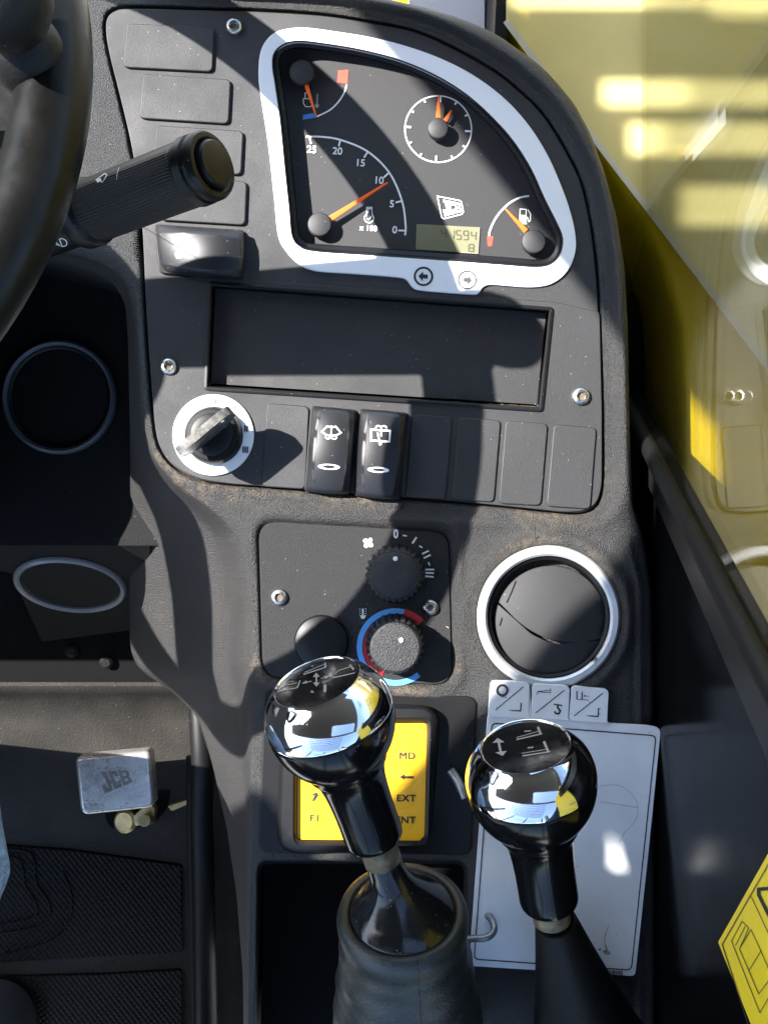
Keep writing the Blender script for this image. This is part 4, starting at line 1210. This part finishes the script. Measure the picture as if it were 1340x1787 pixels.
cone = [(0.0, 8.2), (0.0, 9.6), (0.04, 10.2), (0.3, 14.0), (0.6, 18.6), (1.0, 25.5), (1.4, 33)]
E2 = P(1018, 1787, 34); axc = (E2 - B2).normalized(); uc, vc_, _ = axis_frame(axc)
for s, r in cone:
    c = B2 + (E2 - B2) * s
    for k in range(seg):
        th_ = 2 * math.pi * k / seg
        V.append(c + (uc * math.cos(th_) + vc_ * math.sin(th_)) * r * 0.001)
for i in range(len(cone) - 1):
    for k in range(seg):
        j = (k + 1) % seg; F.append((i * seg + k, i * seg + j, (i + 1) * seg + j, (i + 1) * seg + k))
mesh('boot', V, F, 'dark_rubber', L2, 50)

# ------------------------------------------------------------------ steering wheel
WC = Vector((-0.3175, 0.161, 0.1646)); WR = 0.1904; WT = 0.0146
WU = Vector((1, 0, 0)); WV = Vector((0, math.cos(0.256), -math.sin(0.256))); WN = WU.cross(WV)
sw_ = thing('steering_wheel', 'black steering wheel rim at the left edge with a spinner knob', 'steering wheel', WC)
on_rim = lambda a, r=WR: WC + (WU * math.cos(a) + WV * math.sin(a)) * r
tube('rim', [on_rim(2 * math.pi * k / 128) for k in range(128)], WT, 'wheel_rubber', sw_, seg=32, closed=True)
lathe('hub', [(52, -60), (58, -50), (60, -20), (52, -8), (40, -4), (1, -2)], WC, WN, 'wheel_rubber', sw_, seg=48)
def spoke(a, w0, w1, sag=0.012):
    a = math.radians(a); d = WU * math.cos(a) + WV * math.sin(a); n = WV * math.cos(a) - WU * math.sin(a)
    V = []; F = []
    for i in range(9):
        t = i / 8; c = WC + d * (0.045 + (WR - 0.045) * t) + WN * (-sag * (1 - t) - 0.004)
        w = (w0 + (w1 - w0) * t)
        for sx, szz in ((-1, -1), (1, -1), (1, 1), (-1, 1)): V.append(c + n * sx * w / 2 + WN * szz * 0.006)
    for i in range(8):
        for k in range(4):
            j = (k + 1) % 4; F.append((i * 4 + k, i * 4 + j, i * 4 + 4 + j, i * 4 + 4 + k))
    F += [(3, 2, 1, 0), (32, 33, 34, 35)]
    mesh('spoke', V, F, 'wheel_rubber', sw_, 40)
spoke(3.2, 0.042, 0.054); spoke(124, 0.05, 0.04); spoke(244, 0.05, 0.04)
kc = on_rim(math.radians(3.0), WR - 0.007)
lathe('spinner_clamp', [(13, -2), (15, 8), (13, 18), (9, 22), (9, 30)], kc, WN, 'dark_rubber', sw_, seg=32)
lathe('spinner_knob', [(10, 24), (14, 28), (17.0, 34), (17.8, 41), (17.0, 48), (13, 54), (7, 56.5), (0.4, 57)], kc, WN, 'dark_rubber', sw_, seg=56, smooth=60)

# ------------------------------------------------------------------ column stalk
st = thing('column_stalk', 'ribbed black column stalk with wiper and lamp symbols reaching from behind the wheel', 'stalk', P(60, 410, 25))
E0 = P(380, 284, 128); E1 = P(84, 398, 72)
axs = (E1 - E0).normalized()
lathe('end_button', [(0.3, -0.6), (6.07, -0.4), (9.3, 0.1), (10.11, 0.9), (10.31, 4)], E0, axs, 'stalk_plastic', st, seg=48)
lathe('end_ring', [(10.31, 3.4), (11.73, 2.4), (13.75, 2.6), (14.56, 3.8), (14.67, 6.4), (13.75, 7.2), (13.75, 8.2), (14.86, 9.0), (14.97, 13.0), (13.75, 14.0)], E0, axs, 'stalk_plastic', st, seg=64, cap=False)
us_, vs_, as_ = axis_frame(axs)
eyed = (Vector((0, 0, CAM_Z)) - E0).normalized()
# angle of the smooth strip, on the upper left of the barrel as seen
upd = Vector((0.05, 0.75, 0.55)); th0 = math.atan2(upd.dot(vs_), upd.dot(us_))
def ribm(th, t):
    d = (th - th0 + math.pi) % (2 * math.pi) - math.pi
    if abs(d) < 0.62 or t < 15 or t > 72: return 1.0
    return 1 + 0.013 * math.sin(th * 66)
bar_p = [(13.85, 13.6), (14.05, 14.4)] + [(14.08, 15 + k * 3) for k in range(20)] + [(13.85, 74)]
barrel = lathe('barrel', bar_p, E0, axs, 'stalk_plastic', st, seg=396, rmod=ribm, smooth=60, cap=False)
lathe('collar', [(13.55, 73), (15.17, 74.5), (15.68, 76), (15.68, 82), (14.76, 84), (13.14, 85)], E0, axs, 'stalk_plastic', st, seg=64, cap=False)
stem = lathe('stem', [(13.14, 83), (12.95, 90), (12.54, 150)], E0, axs, 'stalk_plastic', st, seg=64)
put = drape(barrel, 0.35)
s1_ = lambda l: [(x / 2.7917, y / 2.792) for x, y in l]
print_mesh('symbol', 'white_print', barrel, put, strokes=[(s1_([(472, 878), (515, 848), (525, 855), (505, 888), (492, 880)]), 1.6, True), (s1_([(490, 872), (500, 892)]), 1.4)], fills=[s1_([(470, 876), (488, 866), (500, 880), (480, 892)])])
print_mesh('symbol', 'white_print', barrel, put, strokes=[(s1_([(585, 818), (575, 845), (573, 875)]), 0.9)], subdiv=3)
print_mesh('symbol', 'dim_print', barrel, put, strokes=[(s1_([(810, 765), (820, 735), (845, 725), (850, 745)]), 0.8), (s1_([(830, 735), (832, 765)]), 0.8)])
put = drape(stem, 0.3)
print_mesh('symbol', 'white_print', stem, put, strokes=[(s1_(catmull([(290, 1165), (305, 1160), (325, 1172), (326, 1192), (305, 1198)], 4, False)), 1.3), (s1_([(292, 1163), (305, 1199)]), 1.3)] + [(s1_([(270 + 8 * k, 1172 + 7 * k), (280 + 8 * k, 1192 + 3 * k)]), 0.9) for k in range(3)])
print_mesh('symbol', 'white_print', stem, put, strokes=[(s1_(arc(278, 1110, 16, 70, -80, 10)), 1.3), (s1_([(303, 1045), (322, 1040)]), 1.2), (s1_([(345, 905), (355, 920)]), 1.3)])

# ------------------------------------------------------------------ right-hand side: panel, seal, window, bodywork
XW = 0.1435
def side(px, py, x=XW):
    """picture point on the upright side plane"""
    s = (px - CX) / K / x            # magnification there
    z = CAM_Z * (1 - 1 / s)
    return Vector((x, (CY - py) / K / s, z))
sa = side(1126, 772); sb = side(1340, 1190)
sd_ = (sb - sa); ext = lambda t, dx=0.0: Vector((XW + dx, sa.y + sd_.y * t, sa.z + sd_.z * t))
sp = thing('cab_side', 'glossy black cab side below the sloping window seal', 'cab side', Vector((0.15, -0.2, -0.1)))
def slab(name, pts, x0, x1, mat, parent):
    """pts: (y, z) outline; a slab between x0 and x1"""
    V = [Vector((x0, y, z)) for y, z in pts] + [Vector((x1, y, z)) for y, z in pts]; n = len(pts)
    F = [tuple(range(n)), tuple(range(2 * n - 1, n - 1, -1))] + [(i, (i + 1) % n, n + (i + 1) % n, n + i) for i in range(n)]
    return mesh(name, V, F, mat, parent, None)
e0 = ext(-0.6); e1 = ext(1.35)
slab('panel_sheet', [(e0.y, e0.z), (e1.y, e1.z), (-0.40, e1.z), (-0.40, e0.z)], XW + 0.004, XW + 0.012, 'side_gloss', sp)
dn = Vector((0, sd_.z, -sd_.y)).normalized(); dn = dn if dn.y < 0 else -dn     # away from the window, within the plane
w = 0.020
slab('frame_strip', [(e0.y + dn.y * 0.006, e0.z + dn.z * 0.006), (e1.y + dn.y * 0.006, e1.z + dn.z * 0.006), (e1.y + dn.y * w * 1.5, e1.z + dn.z * w * 1.5), (e0.y + dn.y * w * 0.7, e0.z + dn.z * w * 0.7)], XW + 0.0005, XW + 0.003, 'frame_metal', sp)
tube('seal', [ext(-0.3), ext(0.2), ext(0.7), ext(1.3)], 0.0045, 'dark_rubber', sp, seg=16)
sh = side(1155, 805, XW - 0.004)
win = thing('side_window', 'clear cab window pane reflecting the dashboard, above the black seal', 'window', ext(0.5))
slab('pane', [(e0.y, e0.z), (e1.y, e1.z), (0.45, e1.z), (0.45, e0.z)], XW + 0.001, XW + 0.0035, 'window_glass', win)
# yellow bodywork outside
YZ = -45
bd = thing('bodywork', 'yellow painted bodywork outside the window', 'bodywork', P(1200, 300, YZ))
def px_box(name, pts, z0, z1, mat, parent, bevel=0.0):
    return plate(name, pts, z0, z1, mat, parent, bevel=bevel, bottom=True)
def body_z(x, y):
    xc = np.interp(y, [-200, 60, 150, 250, 350, 450, 560, 700, 1200], [780, 900, 960, 1050, 1110, 1165, 1196, 1202, 1205])
    return YZ - 120 * sstep(0, 130, xc - x)
gx = np.concatenate([np.arange(876, 1260, 8.0), np.arange(1260, 1720, 40.0)]); gy = np.arange(-150, 1120, 14.0)
GX, GY = np.meshgrid(gx, gy); GP = unproj(GX, GY, body_z(GX, GY)); ny_, nx_ = GX.shape
ii = np.arange(ny_ * nx_).reshape(ny_, nx_)
mesh('body_panel', GP.reshape(-1, 3).tolist(), np.stack([ii[:-1, :-1], ii[1:, :-1], ii[1:, 1:], ii[:-1, 1:]], -1).reshape(-1, 4).tolist(), 'body_yellow', bd, 60, fix=False)
mesh('boom_side', [(0.36, -0.5, -0.5), (0.36, 0.6, -0.5), (0.36, 0.6, 0.25), (0.36, -0.5, 0.25), (0.42, -0.5, -0.5), (0.42, 0.6, -0.5), (0.42, 0.6, 0.25), (0.42, -0.5, 0.25)],
     [(0, 1, 2, 3), (4, 7, 6, 5), (0, 4, 5, 1), (3, 2, 6, 7), (0, 3, 7, 4), (1, 5, 6, 2)], 'body_yellow', bd, None)
plate('gap_shade_plate', rounded([(1050, 440), (1205, 440), (1205, 1100), (1050, 1100)], 10, 3), -140, -118, 'deep_black', bd, bevel=1.0)  # near-black plate added to stand in for shade in the gap
# second, dusty pane with a sloping cut edge
DZ = -26
dg = thing('dusty_screen', 'hazy dusty clear screen with a sloping edge at the upper right', 'screen', P(1200, 200, DZ))
DP = [(884, -120), (884, 42), (985, 178), (1060, 278), (1160, 408), (1260, 540), (1420, 752), (1700, 1100), (1700, -120)]
px_box('sheet', DP, DZ - 3, DZ, 'dusty_glass', dg)
print_mesh('cut_edge', 'glass_edge', dg, flat(DZ + 0.5), strokes=[([(882, 36), (985, 174), (1060, 273), (1160, 403), (1260, 535), (1420, 747)], 11)])
# pale cab pillar and its black weather strip beyond the top of the dashboard
pi = thing('windscreen_pillar', 'pale grey windscreen pillar with black edge strip above the dashboard', 'pillar', P(790, 0, -120))
px_box('pillar_face', [(714, -140), (845, -140), (845, 140), (714, 140)], -150, -110, 'pale_grey', pi)
px_box('pillar_return', [(845, -140), (872, -140), (866, 140), (838, 140)], -150, -116, 'pale_grey', pi)
px_box('weather_strip', [(872, -140), (893, -140), (880, 160), (858, 160)], -130, -38, 'dark_rubber', pi)
teeth = [P(892 - 13 * (k / 60) , -60 + k * 2.4, -62) for k in range(60)]
o = tag(px_box('yellow_trim', rounded([(560, -140), (713, -140), (713, 60), (560, 60)], 3, 2), -160, -140, 'body_yellow', None), 'sliver of yellow bodywork above the dashboard rim', 'bodywork')

# warning sign on the side panel
ws = thing('warning_sign', 'yellow warning sticker with black line drawing at the lower right edge', 'sticker', side(1300, 1650))
XS = XW + 0.0035
def on_side(lift):
    return lambda x, y: side(x, y, XS - lift * 0.001)
sy = on_side(0.0)
Wc = lambda l: [(1040 + x / 2.6, 1100 + y / 2.6) for x, y in l]
def side_fill(name, poly, mat, parent, lift):
    V = [on_side(lift)(x, y) for x, y in poly]
    F = [t for t in tess([poly])]
    return mesh(name, V, F, mat, parent, None, fix=False)
STK = Wc([(552, 1415), (780, 1010), (1100, 460), (1400, 1800), (820, 2150), (700, 1787)])
side_fill('sticker_sheet', STK, 'sticker_yellow', ws, 0.3)
def side_lines(strokes):
    V = []; F = []
    for pts, w_ in strokes:
        for q in stroke_quads(pts, w_):
            b = len(V); V += [on_side(0.6)(x, y) for x, y in q]; F.append((b, b + 1, b + 2, b + 3))
    return mesh('line_drawing', V, F, 'black_print', ws, None, fix=False)
side_lines([(Wc([(780, 1060), (570, 1425), (720, 1890), (760, 2000)]), 1.6)])
side_lines([(Wc([(700, 1205), (800, 1420)]), 1.2)])
side_lines([(Wc([(800, 1170), (735, 1175), (735, 1200), (800, 1330)]), 6.0)])
side_lines([(Wc([(612, 1410), (660, 1320), (690, 1350), (648, 1445), (735, 1650), (780, 1590)]), 1.2), (Wc([(612, 1410), (740, 1735), (790, 1650)]), 1.2), (Wc([(630, 1430), (676, 1340)]), 1.2),
            (Wc([(700, 1358), (745, 1455), (690, 1545)]), 1.2), (Wc([(745, 1455), (790, 1560)]), 1.2), (Wc([(648, 1445), (700, 1358)]), 1.2)])

# ------------------------------------------------------------------ driver's knee at the left edge
leg = tube('person', [P(-340, 1800, 10), P(-280, 1680, 30), P(-222, 1590, 40), P(-176, 1505, 36), P(-172, 1430, 0), P(-170, 1400, -80), P(-180, 1380, -200)], 0.05, 'denim', None, seg=40,
           radii=[0.066, 0.062, 0.058, 0.054, 0.050, 0.047, 0.042])
tag(leg, 'person in pale blue jeans, only the knee showing at the left edge', 'person')

# ------------------------------------------------------------------ ground and the cab roof that shades the dashboard
g_ = mesh('ground', [(-8, -8, -1.4), (8, -8, -1.4), (8, 8, -1.4), (-8, 8, -1.4)], [(0, 1, 2, 3)], 'concrete', None, None)
struct(g_)
RH = 0.66
def toward_sun(x, y, h=RH):
    p = dash(x, y, 0)
    return (p.x - SUN_X * h, p.y - SUN_Y * h)
outer = [(230, -470), (600, 0), (1090, 600), (1150, 680), (1160, 800), (1060, 1000), (560, 1535), (436, 1375), (-1600, 1390), (-1600, 2600), (4500, 2600), (4500, -1500), (230, -1500)]  # unseen roof edge, shaped to cast the dashboard's shade lines
def slot_of(x0, x1, y0, y1):
    out_ = []
    for x, y in ((x0, y0), (x1, y0), (x1, y1), (x0, y1)):
        p = P(x, y, YZ)
        out_.append((p.x + SUN_X * YZ * 0.001 , p.y + SUN_Y * YZ * 0.001))
    return [(q[0] * K + CX, CY - q[1] * K) for q in out_]
slots = [slot_of(870, 1110, -2, 22), slot_of(905, 1180, 30, 62), slot_of(1060, 1420, 172, 230), slot_of(1105, 1420, 245, 312), slot_of(1190, 1420, 350, 432), slot_of(1240, 1420, 36, 80)]
slots.append([(1036, 1440), (1050, 1418), (1068, 1440), (1093, 1520), (1036, 1509)])  # slots added so the sun throws stripes and this patch
OU = [toward_sun(*p) for p in outer]; SL = [[toward_sun(*p) for p in rounded(s, 8, 4)] for s in slots]
SL.append(rounded([(0.0, -0.225), (0.46, -0.225), (0.46, 0.0), (0.0, 0.0)], 0.03, 5))   # opening added so sky brightens the chrome caps
V = []; F = []
for zf in (RH, RH + 0.012):
    base = len(V); loops = [OU] + SL; ids = []
    for l in loops:
        for x, y in l: ids.append(len(V)); V.append((x, y, zf))
    for t in tess(loops): F.append(tuple(ids[i] for i in t))
n1 = len(V) // 2; st_ = 0
for l in [OU] + SL:
    m_ = len(l)
    for i in range(m_):
        j = (i + 1) % m_; F.append((st_ + i, st_ + j, n1 + st_ + j, n1 + st_ + i))
    st_ += m_
rf = mesh('cab_roof', V, F, 'headliner', None, None)
struct(rf)

# barred guard over the rear window, seen mirrored in the chrome caps
gd = thing('window_guard', 'barred rear window guard mirrored in the chrome lever caps', 'guard', (-0.1, -0.8, 0.1))
for k in range(9):
    z_ = 0.08 + 0.055 * k
    tube('bar', [(-0.42, -0.8, z_), (0.22, -0.8, z_)], 0.006, 'dark_rubber', gd, seg=8)
for k in range(9):
    tube('bar', [(-0.42, -0.30 - 0.055 * k, 0.67), (0.22, -0.30 - 0.055 * k, 0.67)], 0.006, 'dark_rubber', gd, seg=8)
for x_ in (-0.42, -0.1, 0.22):
    tube('upright', [(x_, -0.8, 0.02), (x_, -0.8, 0.66)], 0.014, 'dark_rubber', gd, seg=8)

# driver's seat behind the camera, added to darken reflections in the black grips
se = thing('driver_seat', 'unseen dark driver seat added to darken the glossy black lever grips', 'seat', (-0.1, -0.6, -0.25))
def cushion(name, x0, x1, y0, y1, z0, z1, r):
    me = bpy.data.meshes.new(name); bm = bmesh.new()
    bmesh.ops.create_cube(bm, size=1)
    for v_ in bm.verts: v_.co = Vector(((x0 + x1) / 2 + v_.co.x * (x1 - x0), (y0 + y1) / 2 + v_.co.y * (y1 - y0), (z0 + z1) / 2 + v_.co.z * (z1 - z0)))
    bmesh.ops.bevel(bm, geom=bm.edges[:], offset=r, segments=4, affect='EDGES')
    bm.to_mesh(me); bm.free()
    return link(name, me, 'deep_black', se, 40)
cushion('seat_cushion', -0.36, 0.16, -0.78, -0.36, -0.12, 0.03, 0.04)
cushion('backrest', -0.36, 0.16, -0.76, -0.66, 0.0, 0.16, 0.04)

# upright pillars of the cab frame round the seat
for x_, y_ in ((-0.80, 0.80), (-0.72, -0.62), (0.30, -0.72)):
    o = tube('cab_pillar', [(x_, y_, -0.9), (x_, y_, 0.66)], 0.03, 'dark_rubber', None, seg=14, squash=1.3)
    struct(o)

# lower half of the cab door, out of view on the left
o = mesh('cab_door', [(-0.92, -0.9, -1.0), (-0.92, 0.9, -1.0), (-0.92, 0.9, 0.26), (-0.92, -0.9, 0.26), (-0.97, -0.9, -1.0), (-0.97, 0.9, -1.0), (-0.97, 0.9, 0.26), (-0.97, -0.9, 0.26)],
     [(0, 1, 2, 3), (4, 7, 6, 5), (0, 4, 5, 1), (3, 2, 6, 7), (0, 3, 7, 4), (1, 5, 6, 2)], 'headliner', None, None)
struct(o)
